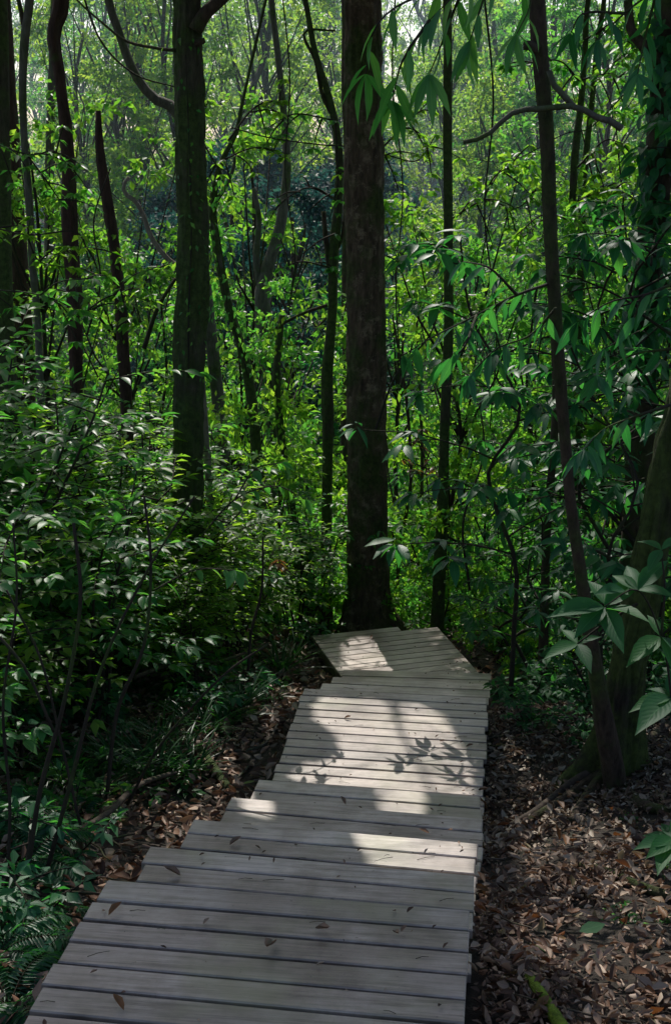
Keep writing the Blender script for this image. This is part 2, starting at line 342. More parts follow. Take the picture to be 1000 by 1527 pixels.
def make_bushy(name, h, w, nl, ln, mat='mid', kind='small', z0=.1, clumps=10, stemr=.02, smat='stem', squash=.6):
    """small tree / bush for the middle distance: stem, branches, many leaf clumps"""
    r = thing(name); T = Tubes(); LV = Leaves(); top = np.array([rng.uniform(-.2, .2), rng.uniform(-.2, .2), h*.92])
    P = np.array([np.array([0, 0, -.2])*(1-t)+top*t+rv(.05*h/3)*(t > 0)*(t < 1) for t in np.linspace(0, 1, 7)])
    T.add(P, np.linspace(stemr, stemr*.3, 7), 6, resample=.3)
    for c in range(clumps):
        t = z0+(1-z0)*(c+rng.uniform(0, 1))/clumps; az = rng.uniform(0, 2*math.pi); rr = w*.5*rng.uniform(.35, 1)*(1.1-.5*abs(t-.5))
        cen = np.array([math.cos(az)*rr, math.sin(az)*rr, h*t+rng.uniform(-.1, .1)*h]); cen[2] = max(cen[2], .15)
        k = int(t*5); b = P[min(k, 6)]; mid = (b+cen)/2+np.array([0, 0, -.05*h]); T.add([b, mid, cen], [stemr*.45, stemr*.3, stemr*.12], 5)
        m = int(nl/clumps*rng.uniform(.6, 1.4)); cr = w*.26*rng.uniform(.6, 1.25)
        # leaves sit on little twigs inside the clump
        nt = max(3, m//9); tips = nrm(rng.normal(size=(nt, 3)))*cr*rng.uniform(.3, 1.0, (nt, 1)); tips[:, 2] *= squash
        own = rng.integers(0, nt, m); f = rng.uniform(.35, 1.05, m)[:, None]
        pos = cen+tips[own]*f+rng.normal(0, ln*.35, (m, 3)); D = nrm(tips[own])*.7+rng.normal(0, .6, (m, 3)); D[:, 2] -= .25
        N = np.array([0, 0, 1.0])+rng.normal(0, .75, (m, 3)); LV.add(pos, D, N, ln*rng.uniform(.55, 1.25, m))
    a = link('stem', T.build('stem', M[smat]), r); b = link('foliage', LV.build('foliage', kind, M[mat]), r)
    KIDS[r.name] = [a, b]; return r

def make_forest_tree(name, h, crown_w, low, nl, ln, mat, bark, rad=.12, clumps=22):
    r = thing(name); T = Tubes(); B = Tubes(); LV = Leaves()
    n = 9; P = np.zeros((n, 3)); P[:, 2] = np.linspace(-.4, h*.9, n); P[1:, :2] += np.cumsum(rng.normal(0, .018*h, (n-1, 2)), axis=0)
    T.add(P, np.linspace(rad, rad*.3, n), 12, rough=.25, seed=rng.uniform(0, 9), flare=.8, lobes=4, resample=.35)
    for c in range(clumps):
        t = low+(1-low)*(c+rng.uniform(0, 1))/clumps; az = rng.uniform(0, 2*math.pi); rr = crown_w*.5*rng.uniform(.3, 1)*math.sin(math.pi*min(1, .25+.75*(t-low)/(1-low)))**.6
        q = max(low*.8, t-.15)*(n-1); k = min(int(q), n-2); b = P[k]+(P[k+1]-P[k])*(q-k)
        cen = np.array([b[0]+math.cos(az)*rr, b[1]+math.sin(az)*rr, h*t]); mid = (b+cen)/2+rv(.12); mid[2] += .1*rr
        B.add([b, mid, cen], [rad*.3, rad*.17, rad*.05], 5, resample=.4)
        m = int(nl/clumps*rng.uniform(.6, 1.4)); cr = crown_w*.17*rng.uniform(.6, 1.2)
        nt = max(4, m//10); tips = nrm(rng.normal(size=(nt, 3)))*cr*rng.uniform(.3, 1.0, (nt, 1)); tips[:, 2] *= .6
        own = rng.integers(0, nt, m); f = rng.uniform(.3, 1.05, m)[:, None]
        pos = cen+tips[own]*f+rng.normal(0, ln*.4, (m, 3)); D = nrm(tips[own])*.6+rng.normal(0, .6, (m, 3)); D[:, 2] -= .3
        LV.add(pos, D, np.array([0, 0, 1.0])+rng.normal(0, .75, (m, 3)), ln*rng.uniform(.55, 1.25, m))
    a = link('trunk', T.build('trunk', M[bark]), r); a2 = link('limbs', B.build('limbs', M[bark]), r); b = link('crown', LV.build('crown', 'small', M[mat]), r)
    KIDS[r.name] = [a, a2, b]; return r

def make_fern(name, n=11, L=.55):
    r = thing(name); T = Tubes(); LV = Leaves()
    for i in range(n):
        az = 2*math.pi*i/n+rng.uniform(-.25, .25); el = rng.uniform(.5, 1.3)
        p = arch((0, 0, 0), (math.cos(az), math.sin(az), el), L*rng.uniform(.7, 1.1), 10, 1.7, .03)
        T.add(p, np.linspace(.003, .001, 10), 4)
        d = np.r_[0, np.cumsum(np.linalg.norm(np.diff(p, axis=0), axis=1))]
        for q in np.arange(.12*d[-1], d[-1], .018):
            c = np.array([np.interp(q, d, p[:, k]) for k in range(3)]); k = max(1, min(np.searchsorted(d, q), 9)); dr = unit(p[k]-p[k-1])
            s = unit(np.cross((0, 0, 1), dr)); N = np.cross(dr, s); u = q/d[-1]; ll = .13*math.sin(math.pi*min(1, .15+.85*(1-u)))**.8*(L/.55)+.008
            for sd in (-1, 1): LV.add(c, s*sd+dr*.35+rv(.05)+np.array([0, 0, -.12]), N+rv(.1), ll, .42)
    a = link('stem', T.build('stem', M['stem']), r); b = link('frond', LV.build('frond', 'mid', M['fern']), r)
    KIDS[r.name] = [a, b]; return r
def make_tuft(name, n=34, L=.38):
    r = thing(name); LV = Leaves(); az = rng.uniform(0, 2*math.pi, n); el = rng.uniform(.5, 2.2, n)
    D = np.stack([np.cos(az), np.sin(az), el], 1); N = np.stack([-np.cos(az)*el, -np.sin(az)*el, np.ones(n)], 1)
    LV.add(rng.normal(0, .02, (n, 3))*[1, 1, 0], D, N, L*rng.uniform(.6, 1.1, n))
    a = link('leaf_blades', LV.build('leaf_blades', 'strap', M['grass']), r); KIDS[r.name] = [a]; return r
def make_whorl(name, h=2.6, ln=.19, mat='cool', nb=9, spread=.9, kind='lance', wid=1.25):
    """sapling whose drooping long leaves hang in whorls at the twig ends"""
    r = thing(name); T = Tubes(); LV = Leaves()
    P = np.array([[0, 0, -.1]]+[[rng.normal(0, .04)*i, rng.normal(0, .04)*i, h*i/6] for i in range(1, 7)]); T.add(P, np.linspace(.016, .005, 7), 6, resample=.15)
    ends = [(P[-1], np.array([0, 0, 1.0]))]
    for j in range(nb):
        t = .3+.68*(j+rng.uniform(0, 1))/nb; k = min(int(t*6), 5); b = P[k]+(P[k+1]-P[k])*(t*6-k); az = j*2.4+rng.uniform(-.4, .4)
        tp = arch(b, (math.cos(az), math.sin(az), .55), spread*rng.uniform(.55, 1.05)*(1.2-.6*t), 6, .55, .05); T.add(tp, np.linspace(.006, .0025, 6), 5)
        ends.append((tp[-1], unit(tp[-1]-tp[-2]))); ends.append((tp[3], unit(tp[3]-tp[2])))
        if rng.uniform() < .8:
            t2 = arch(tp[2], (math.cos(az+.8), math.sin(az+.8), .2), spread*.4, 5, .5, .05); T.add(t2, np.linspace(.004, .002, 5), 4); ends.append((t2[-1], unit(t2[-1]-t2[-2])))
    for e, d in ends:
        m = rng.integers(6, 10); a0 = rng.uniform(0, 6.28)
        for i in range(m):
            a = a0+2*math.pi*i/m; D = np.array([math.cos(a), math.sin(a), rng.uniform(-.75, .1)])+d*.5; N = np.array([-math.cos(a)*.2, -math.sin(a)*.2, 1.0])+rv(.2)
            LV.add(e+rv(.012), D, N, ln*rng.uniform(.65, 1.15), wid)
    a = link('stem', T.build('stem', M['stem']), r); b = link('foliage', LV.build('foliage', kind, M[mat]), r)
    KIDS[r.name] = [a, b]; return r

# ------------------------------------------------------------------ ground
def axis(lo, hi, f0, f1, fine, grow):
    a = list(np.arange(f0, f1, fine)); s = fine; x = f0
    while x > lo: s *= grow; x -= s; a.insert(0, x)
    s = fine; x = a[-1]
    while x < hi: s *= grow; x += s; a.append(x)
    return np.array(a)
xs = axis(-320, 320, -5, 5, .09, 1.09); ys = axis(-60, 420, 1, 13, .09, 1.07)
X, Y = np.meshgrid(xs, ys); Z = ground(X, Y)
bump = np.sin(X*9.1+np.sin(Y*5.3)*1.7)*np.sin(Y*8.3+np.cos(X*4.1)*1.9)*.018; Z = Z+bump*(np.abs(X-(-.24+.125*(Y-2.8))) > .62)
nx, ny = len(xs), len(ys); idx = np.arange(nx*ny).reshape(ny, nx)
q = np.stack([idx[:-1, :-1], idx[:-1, 1:], idx[1:, 1:], idx[1:, :-1]], -1).reshape(-1, 4)
tag(link('ground', mesh_np('ground', np.stack([X, Y, Z], -1).reshape(-1, 3), q.ravel(), np.full(len(q), 4), M['soil'])), kind='structure')

# ------------------------------------------------------------------ boardwalk
class Boards:
    def __init__(s): s.V, s.F, s.U, s.n = [], [], [], 0
    def board(s, a, b, c, d, th=.028, bev=.0035, u0=None):
        """a,b near left/right, c,d far right/left (top face), thickness th"""
        a, b, c, d = [np.asarray(tuple(p), float) for p in (a, b, c, d)]
        cen = (a+b+c+d)/4; up = np.array([0, 0, 1.0]); W = unit((c+d)/2-(a+b)/2); Lx = unit((b+c)/2-(a+d)/2)
        def inset(p, e): return p+(-W if np.dot(p-cen, W) > 0 else W)*e+(-Lx if np.dot(p-cen, Lx) > 0 else Lx)*e
        Q = [a, b, c, d]; rings = [[inset(p, bev) for p in Q], [p-up*bev for p in Q], [p-up*th for p in Q]]
        base = s.n; ox, oy = rng.uniform(0, 20, 2)
        for R in rings:
            for p in R: s.V.append(p); s.U.append((np.dot(p-cen, Lx)+ox, np.dot(p-cen, W)+oy)); s.n += 1
        s.F.append((base, base+1, base+2, base+3)); s.F.append((base+11, base+10, base+9, base+8))
        for r in range(2):
            for i in range(4):
                j = (i+1) % 4; s.F.append((base+r*4+j, base+r*4+i, base+r*4+4+i, base+r*4+4+j))
    def build(s, name):
        V = np.array(s.V); fl = np.array([i for f in s.F for i in f])
        return mesh_np(name, V, fl, np.array([len(f) for f in s.F]), M['wood'], uv=np.array(s.U), smooth=False)
def lerp(a, b, t): return np.asarray(tuple(a), float)*(1-t)+np.asarray(tuple(b), float)*t
def deck(nl, nr, fl, fr, n, gap=.012, jit=.006):
    B = Boards()
    for i in range(n):
        t0, t1 = i/n, (i+1)/n; W = np.linalg.norm(lerp(nl, fl, 0)-lerp(nl, fl, 1)); g = gap*rng.uniform(.7, 1.3)/W/2
        x = unit(lerp(nr, fr, 0)-lerp(nl, fl, 0)); e0, e1 = rng.normal(0, jit, 2); dz = np.array([0, 0, rng.normal(0, .0012)])
        sk = rng.normal(0, .0008)
        B.board(lerp(nl, fl, t0+g)+x*e0+dz, lerp(nr, fr, t0+g)+x*e1+dz, lerp(nr, fr, t1-g)+x*e1+dz, lerp(nl, fl, t1-g+sk)+x*e0+dz)
    return B
BW = thing('boardwalk', (0, 0, 0), 'grey weathered plank boardwalk stepping down through the forest', 'boardwalk')
R_ = .182
edges = {}
def V3(x, y, z): return np.array([x, y, z])
prevL, prevR = V3(-.66, 3.47, 0), V3(.37, 3.31, 0)
dirw = unit((.12, .99, 0))
nearL, nearR = prevL-dirw*4.83, prevR-dirw*4.83
link('landing', deck(nearL, nearR, prevL, prevR, 46).build('landing'), BW)
Rz = Tubes()
stepc = [(-.18, (-.59, 4.02), (.43, 3.83)), (-.36, (-.52, 4.58), (.51, 4.39)), (-.54, (-.43, 5.14), (.60, 4.94)), (-.72, (-.355, 5.70), (.655, 5.52)),
         (-.91, (-.18, 7.34), (.87, 7.19)), (-1.09, (-.09, 7.9), (.94, 7.77)), (-1.27, (-.02, 8.49), (1.02, 8.36)), (-1.45, (.07, 9.12), (1.10, 9.04))]
LINES = [(prevL, prevR)]
for i, (z, l, r) in enumerate(stepc):
    fl, fr = V3(l[0], l[1], z), V3(r[0], r[1], z)
    a, b = prevL.copy(), prevR.copy(); a[2] = b[2] = z
    a -= dirw*.03; b -= dirw*.03
    n = 16 if i == 4 else 5
    link('landing' if i == 4 else 'stair_tread', deck(a, b, fl, fr, n).build('tread'), BW)
    # riser board under the upper nosing
    B = Boards(); x = unit(b-a); d = .036
    p0 = a+x*.02+dirw*0.0; p1 = b-x*.02; h = (prevL[2]-z)-.034
    B.board(p0+V3(0, 0, h+.001), p1+V3(0, 0, h+.001), p1+dirw*.022+V3(0, 0, h+.001), p0+dirw*.022+V3(0, 0, h+.001), th=h-.002)
    link('riser', B.build('riser'), BW)
    prevL, prevR = fl, fr; LINES.append((fl, fr))
# lower landing, boards turned the other way
z3 = -1.63; ang = math.radians(18); ux = V3(math.cos(ang), math.sin(ang), 0); uy = V3(-math.sin(ang), math.cos(ang), 0)
B = Boards(); o0 = V3(.02, 9.55, z3)
def cutx(base, p, q):  # where line base+ux*t meets line p-q
    A = np.array([[ux[0], -(q[0]-p[0])], [ux[1], -(q[1]-p[1])]]); t = np.linalg.solve(A, np.array([p[0]-base[0], p[1]-base[1]]))[0]; return base+ux*t
Lp, Lq = V3(.08, 9.3, z3), V3(-.16, 10.25, z3); Rp, Rq = V3(1.10, 9.42, z3), V3(.845, 10.62, z3)
for i in range(-4, 8):
    b0 = o0+uy*(i*.108+.004); b1 = o0+uy*((i+1)*.108-.004)
    P4 = [cutx(b0, Lp, Lq), cutx(b0, Rp, Rq), cutx(b1, Rp, Rq), cutx(b1, Lp, Lq)]
    if i == 7: P4[1], P4[2] = P4[0]+(P4[1]-P4[0])*.7, P4[3]+(P4[2]-P4[3])*.7
    if i < -1: P4[0] = P4[0]+ux*.1*(-1-i)
    B.board(*P4)
link('landing', B.build('landing'), BW)
# next flight turning off behind the bushes
a = V3(-1.15, 9.75, -1.78); fl = deck(V3(-1.2, 9.75, -1.8), V3(-.2, 9.95, -1.8), V3(-1.35, 10.65, -1.8), V3(-.3, 10.9, -1.8), 8).build('landing'); link('landing', fl, BW)
# stringers and short posts under the edges
def beam(p, q, w, h, name='stringer'):
    p, q = np.asarray(p, float), np.asarray(q, float); B = Boards(); d = unit((q-p)*[1, 1, 0]); s = V3(-d[1], d[0], 0)*w/2
    B.board(p+s, p-s, q-s, q+s, th=h); link(name, B.build(name), BW)
chain = [(V3(-.66, 3.47, 0)-dirw*4.8, V3(.37, 3.31, 0)-dirw*4.8)]+LINES
for k, (l, r) in enumerate(LINES):
    pl, pr = chain[k]
    for side, (u, v) in enumerate(((pl, l), (pr, r))):
        zz = v[2]-.0295; ins = V3(.06, 0, 0) if side == 0 else V3(-.06, 0, 0)
        beam(V3(u[0], u[1], zz)+ins, V3(v[0], v[1], zz)+ins-dirw*.03, .045, .12)
        B = Boards(); c = V3(v[0], v[1], zz-.121)+ins-dirw*.12
        B.board(c+V3(-.035, -.035, 0), c+V3(.035, -.035, 0), c+V3(.035, .035, 0), c+V3(-.035, .035, 0), th=.35); link('post', B.build('post'), BW)
for a, b in ((Lp, Lq), (Rp, Rq)):
    s = .05 if a is Lp else -.05; beam(a+V3(s, 0, -.03), b+V3(s, 0, -.03), .045, .14)
def deckz(y):
    return float(np.interp(y, [3.3, 3.5, 4.0, 4.1, 4.5, 4.6, 5.05, 5.15, 5.6, 5.75, 7.3, 7.4, 7.85, 7.95, 8.4, 8.5, 9.1, 9.2], [0, -.18, -.18, -.36, -.36, -.54, -.54, -.72, -.72, -.91, -.91, -1.09, -1.09, -1.27, -1.27, -1.45, -1.45, -1.63]))
def on_deck(x, y, m=.0):
    xc = np.interp(y, [-2, 3.4, 7.26, 9.1, 9.5, 10.6], [-.65, -.14, .345, .59, .55, .4])
    return (np.abs(x-xc) < .54+m) & (y < 10.7)

# ------------------------------------------------------------------ openings cut in the canopy to place the sun patches
def inpoly(x, y, P):
    r = np.zeros(x.shape, bool); j = len(P)-1
    for i in range(len(P)):
        xi, yi = P[i]; xj, yj = P[j]; c = ((yi > y) != (yj > y)) & (x < (xj-xi)*(y-yi)/((yj-yi) or 1e-9)+xi); r ^= c; j = i
    return r
GAPS = [  # sun patch outlines on walkway and ground, used to cut holes in the canopy
    ([(470, 1036), (560, 1040), (650, 1050), (690, 1100), (705, 1150), (700, 1184), (610, 1190), (540, 1172), (480, 1168), (412, 1166), (425, 1128), (445, 1120), (500, 1120), (505, 1085), (470, 1078), (455, 1050)], 1.0),
    ([(505, 1240), (600, 1240), (714, 1252), (712, 1296), (560, 1282), (510, 1262)], 1.0),
    ([(335, 1190), (372, 1188), (410, 1215), (412, 1268), (375, 1262), (362, 1225), (332, 1214)], 1.0),
    ([(515, 945), (570, 945), (592, 970), (598, 1000), (520, 996), (505, 968)], 1.0),
    ([(300, 945), (460, 955), (450, 1020), (430, 1045), (310, 1035)], .8),
    ([(285, 1275), (380, 1280), (365, 1320), (300, 1310)], .3),
    ([(820, 1080), (850, 1100), (800, 1125), (740, 1120), (745, 1060)], .6),
    ([(735, 1130), (800, 1135), (835, 1190), (770, 1180)], .5),
    ([(770, 1250), (850, 1230), (920, 1250), (900, 1290), (800, 1300)], .95),
    ([(725, 1370), (860, 1350), (1000, 1340), (1010, 1460), (900, 1475), (740, 1450)], .85),
    ([(850, 1480), (1000, 1470), (1000, 1540), (870, 1540)], .7),
    ([(0, 1240), (60, 1240), (75, 1300), (20, 1310)], .8), ([(80, 1325), (140, 1330), (130, 1365), (85, 1360)], .8), ([(0, 1370), (50, 1370), (55, 1430), (0, 1440)], .8),
    ([(455, 1395), (520, 1335), (540, 1370), (500, 1380)], .25), ([(150, 1480), (240, 1460), (235, 1527), (160, 1520)], .25),
    ([(272, 1270), (325, 1274), (322, 1300), (282, 1298)], .97), ([(345, 1292), (392, 1294), (385, 1322), (350, 1318)], .96), ([(455, 1345), (508, 1343), (500, 1368), (458, 1366)], .97), ([(560, 1188), (640, 1196), (630, 1215), (570, 1212)], .9),
]
LINES3 = []   # open shafts given by a point they light and a radius
def shaft(px, py, y, r, k=.95): LINES3.append((np.array(at(px, py, y)), r, k))
for a in [(240, 600, 5.6, .35), (150, 700, 5.2, .3), (300, 760, 6.5, .5), (360, 830, 7.2, .5), (420, 880, 8, .45), (60, 560, 5, .35), (20, 650, 4.8, .25), (330, 900, 7.5, .4), (130, 520, 6.5, .5), (30, 480, 6.5, .5),
          (230, 680, 5.5, .3), (590, 700, 13, .8), (700, 780, 12.5, .9), (760, 850, 11, .5), (600, 480, 13, .8), (950, 520, 6, .35), (880, 870, 4.2, .25), (960, 960, 4, .25), (820, 940, 5, .3), (740, 640, 8, .4), (790, 720, 9, .5),
          (265, 450, 9.3, .3), (520, 720, 11.3, .15), (480, 930, 11.5, .35)]: shaft(*a)
for _ in range(150): shaft(rng.uniform(-40, 450), rng.uniform(470, 960), rng.uniform(4.5, 10), rng.uniform(.12, .34), 1.0)
for _ in range(50): shaft(rng.uniform(700, 1010), rng.uniform(430, 1050), rng.uniform(4.5, 9), rng.uniform(.08, .22), 1.0)
for _ in range(80): shaft(rng.uniform(740, 1010), rng.uniform(1100, 1527), rng.uniform(3.2, 6), rng.uniform(.06, .15), 1.0)
def surf(x, y):
    return np.where(on_deck(x, y, .1), np.interp(y, [3.3, 5.8, 7.3, 9.2], [0, -.85, -.91, -1.6]), ground(x, y))
def in_open_shaft(P, ng=4):
    P = np.asarray(P, float); z = np.full(len(P), -1.0)
    for _ in range(5):
        t = (P[:, 2]-z)/SV[2]; gx, gy = P[:, 0]-SV[0]*t, P[:, 1]-SV[1]*t; z = surf(gx, gy)
    px, py, _d = topx(np.stack([gx, gy, z], 1)); r = np.zeros(len(P), bool)
    for poly, k in GAPS[:ng]: r |= inpoly(px, py, poly) & (gy > 1)
    return r
def canopy_keep(P):
    """drop the leaves that would stand in an open shaft"""
    z = np.full(len(P), -1.0)
    for _ in range(5):
        t = (P[:, 2]-z)/SV[2]; gx, gy = P[:, 0]-SV[0]*t, P[:, 1]-SV[1]*t; z = surf(gx, gy)
    px, py, _d = topx(np.stack([gx, gy, z], 1)); keep = np.ones(len(P), bool); u = rng.uniform(size=len(P))
    # one random number per small cell, so that gaps have leaf cluster sized texture
    for poly, k in GAPS:
        ins = inpoly(px, py, poly) & (gy > 1)
        if k < .95:
            cell = np.sin(np.floor(gx*5.5)*12.9898+np.floor(gy*5.5)*78.233)*43758.5; cell = cell-np.floor(cell); keep &= ~(ins & (cell < k))
        else: keep &= ~ins
    path = inpoly(gx, gy, [(-.9, 1), (-.75, 4), (-.5, 6), (-.4, 8), (-.3, 11), (1.3, 11), (1.6, 8), (2.6, 6.5), (5, 5.5), (5, 1)])
    nz = np.sin(gx*2.3+gy*1.1+np.sin(gy*1.7)*1.3)*np.sin(gy*2.6-gx*.9+np.sin(gx*2.9))+.5*np.sin(gx*6.1+gy*2)*np.sin(gy*5.3-gx*3)
    keep &= path | ((nz < -.05) & (u < .62)) | (u < .06)
    dk = on_deck(gx, gy, .12)
    for c, r, k in LINES3:
        w = P-c; d = np.linalg.norm(w-np.outer(w@SV, SV), axis=1); keep &= ~((d < r) & (u < k) & ~dk)
    return keep

# ------------------------------------------------------------------ trees the photograph shows, trunk by trunk
TREES = []
def px_trunk(name, path, y, bark, label, cat='tree', top=9.0, sides=16, rough=.16, flare=0, lobes=4, group=None, y_top=None, ext=True, crown=True, step=.14):
    """path: (px, py, width px) from the foot upwards; y: distance along the walk"""
    n = len(path); pts, rad = [], []
    for i, (a, b, w) in enumerate(path):
        yy = y if y_top is None else y+(y_top-y)*i/(n-1)
        p = at(a, b, yy); d = p.y*CP-(p.z-CH)*SP; pts.append(np.array(p)); rad.append(w/2*d/F)
    g = gz(pts[0][0], pts[0][1])
    if pts[0][2] > g-.05:
        dn = pts[0]-pts[1]; dn = dn/abs(dn[2]); h = pts[0][2]-g+.15; q0 = pts[0]+dn*min(h, .6); q0[2] = g-.15
        pts.insert(0, q0); rad.insert(0, rad[0]*1.12)
    if ext and pts[-1][2] < top:
        d = unit(pts[-1]-pts[-3 if len(pts) > 2 else -2]); z0 = pts[-1][2]; r0 = rad[-1]
        while pts[-1][2] < top:
            d = unit(d*[.8, .8, 1]+rv(.05)); pts.append(pts[-1]+d*.9); rad.append(r0*(1-.6*(pts[-1][2]-z0)/(top-z0+.01)))
    base = pts[0].copy(); base[2] = g
    r = thing(name, tuple(base), label, cat, group); T = Tubes()
    T.add(pts, rad, sides, rough=rough, seed=rng.uniform(0, 20), flare=flare, lobes=lobes, resample=step)
    link('trunk', T.build('trunk', M[bark], offset=base), r)
    if crown: TREES.append(dict(root=r, base=base, pts=np.array(pts), rad=np.array(rad), bark=bark, clusters=[]))
    return r, base, np.array(pts)
def branch(r, base, pxs, y, w, bark, name='branch', sides=7, y_end=None, rough=.2):
    n = len(pxs); pts = []; rad = []
    for i, (a, b) in enumerate(pxs):
        yy = y if y_end is None else y+(y_end-y)*i/(n-1); p = at(a, b, yy); pts.append(np.array(p)); rad.append((w[0]+(w[1]-w[0])*i/(n-1))/2*yy*1.02/F)
    T = Tubes(); T.add(pts, rad, sides, rough=rough, seed=rng.uniform(0, 9), resample=.05); link(name, T.build(name, M[bark], offset=base), r)

t1, b1, _ = px_trunk('mossy_tree', [(281, 905, 44), (281, 750, 42), (282, 600, 42), (284, 500, 47), (288, 350, 46), (284, 200, 43), (279, 60, 40), (279, 0, 40)], 9.4, 'bark_g', 'straight green mossed tree with a forked stub limb near its top', sides=64, rough=.1, step=.05)
branch(t1, b1, [(290, 45), (305, 20), (325, 2), (350, -20), (400, -60)], 9.3, (22, 12), 'bark'); branch(t1, b1, [(290, 66), (300, 62), (306, 60)], 9.3, (10, 7), 'bark')
branch(t1, b1, [(262, 75), (235, 72), (190, 62), (160, 40), (120, 5), (90, -30)], 9.35, (5, 2), 'bark')
t2, b2, _ = px_trunk('thick_tree', [(551, 945, 66), (549, 900, 62), (549, 830, 60), (548, 700, 57), (546, 500, 57), (543, 300, 56), (541, 100, 55), (539, 0, 54)], 11.35, 'bark_c', 'thick flaking dark trunk standing right behind the lower landing', sides=80, rough=.09, flare=.75, lobes=5, step=.045)
t3, b3, _ = px_trunk('slender_tree', [(651, 935, 20), (655, 860, 19), (659, 760, 17), (662, 650, 15), (668, 500, 15), (668, 380, 14), (667, 200, 14), (667, 60, 13), (666, 0, 13)], 11.3, 'bark_g', 'slender mossy tree beside the far corner of the lower landing', sides=12, flare=.3, lobes=3)
t4, b4, _ = px_trunk('leaning_tree', [(905, 1100, 34), (893, 1030, 26), (880, 950, 22), (866, 860, 19), (851, 760, 17), (842, 660, 17), (834, 560, 19), (828, 470, 20), (820, 350, 21), (815, 200, 22), (805, 80, 24), (800, 0, 25)], 5.75, 'bark', 'thin dark leaning tree with a crooked bare branch across it', sides=12, y_top=5.2)
branch(t4, b4, [(690, 212), (715, 206), (738, 192), (752, 176), (775, 164), (812, 162), (848, 158), (870, 164), (895, 178), (915, 182), (926, 192)], 5.15, (6, 11), 'bark_l')
branch(t4, b4, [(818, 105), (826, 128), (842, 145), (855, 160)], 5.2, (8, 9), 'bark_l'); branch(t4, b4, [(800, 76), (788, 66), (780, 68)], 5.2, (16, 12), 'bark')
t5, b5, _ = px_trunk('buttressed_tree', [(912, 1185, 66), (922, 1090, 58), (938, 980, 50), (960, 870, 48), (984, 760, 50), (1010, 640, 50), (1040, 500, 48)], 6.0, 'bark_d', 'heavy dark tree with mossy flared roots at the litter edge', sides=64, flare=.6, lobes=4, rough=.14, step=.05)
for pth, w in (([(905, 1150), (870, 1172), (820, 1205), (770, 1232)], (26, 9)), ([(900, 1160), (875, 1190), (850, 1225)], (28, 10)), ([(930, 1150), (970, 1100), (1010, 1075)], (20, 12)), ([(925, 1175), (960, 1200), (1000, 1210)], (24, 10))):
    pts = []; rad = []
    for i, (a, b) in enumerate(pth):
        z = -.75
        for _ in range(4): p = onz(a, b, z); z = gz(p.x, p.y)+.03
        pts.append(np.array(p)); rad.append((w[0]+(w[1]-w[0])*i/(len(pth)-1))/2*6/F)
    pts[0] = np.array(at(pth[0][0], pth[0][1], 5.95)); T = Tubes(); T.add(pts, rad, 9, rough=.3, seed=rng.uniform(0, 9), resample=.05); link('root', T.build('root', M['bark'], offset=b5), t5)
t6, b6, _ = px_trunk('red_bark_tree', [(116, 620, 20), (113, 500, 21), (108, 400, 22), (104, 330, 22), (103, 260, 20), (98, 190, 20), (88, 110, 18), (80, 50, 20), (92, 0, 22)], 12.5, 'bark_r', 'crooked reddish brown trunk with bends along its length', rough=.25)
t7, b7, _ = px_trunk('thin_lichen_tree', [(62, 620, 11), (57, 480, 11), (49, 400, 11), (44, 300, 11), (36, 200, 11), (34, 120, 12), (38, 50, 14), (45, 0, 14)], 10.8, 'bark_l', 'thin pale lichened tree beside the crooked reddish trunk', sides=10)
branch(t7, b7, [(38, 60), (34, 30), (28, 0), (22, -25)], 10.8, (8, 5), 'bark')
px_trunk('edge_tree', [(8, 640, 36), (4, 400, 30), (0, 200, 30), (-4, 0, 32)], 11.5, 'bark_g', 'broad dark mossy trunk partly out of view beside thin lichened tree', sides=16)
px_trunk('dead_snag', [(190, 640, 18), (183, 505, 18), (176, 420, 16), (167, 340, 16), (156, 270, 14), (149, 215, 11), (147, 165, 7)], 11.5, 'bark_r', 'dead dark snag broken off to a jagged point', cat='dead tree', ext=False, crown=False, rough=.3)
px_trunk('straight_tree', [(75, 640, 16), (74, 400, 15), (74, 250, 14), (78, 120, 13), (82, 0, 12)], 17, 'bark_l', 'straight pale trunk seen behind the crooked reddish one', sides=10)
px_trunk('rusty_tree', [(34, 600, 40), (30, 470, 34), (28, 400, 30), (22, 300, 26), (14, 150, 22), (6, 0, 20)], 15, 'bark_r', 'wide rusty brown trunk behind the broad mossy one', sides=14)
r, b, _ = px_trunk('sloping_tree', [(330, 640, 20), (305, 420, 19), (285, 230, 18), (262, 165, 17), (232, 148, 15), (208, 122, 14), (190, 85, 13), (175, 40, 13), (162, 0, 13)], 14, 'bark_l', 'bent mossy tree sloping behind the straight green mossed tree', sides=10)
r, b, _ = px_trunk('curling_tree', [(300, 560, 10), (275, 410, 9), (256, 392, 9), (238, 372, 8), (224, 350, 8), (214, 322, 7), (202, 300, 7), (188, 290, 7), (184, 278, 6), (192, 264, 5)], 9.95, 'bark_p', 'pale curling bare stem arching out like a hook', cat='bare stem', ext=False, crown=False, sides=8, step=.05)
r, b, _ = px_trunk('twisted_tree', [(385, 700, 18), (372, 570, 16), (358, 510, 16), (340, 450, 14), (326, 380, 13), (317, 320, 12), (322, 270, 10), (335, 230, 8), (352, 200, 7), (362, 150, 5)], 13, 'bark_g', 'twisted mossy tree bending beside the straight green mossed tree', sides=10, rough=.3)
branch(r, b, [(322, 300), (340, 272), (350, 240), (345, 215)], 13, (7, 3), 'bark_l'); branch(r, b, [(330, 400), (322, 350), (314, 330)], 12.9, (6, 3), 'bark_l')
r, b, _ = px_trunk('pale_tree', [(408, 700, 34), (404, 560, 30), (396, 500, 26), (391, 440, 23), (400, 395, 20), (415, 350, 17), (422, 310, 15), (428, 240, 12), (418, 120, 10), (405, 0, 9)], 18, 'bark_l', 'pale grey tree forking low beyond the twisted mossy one', sides=14)
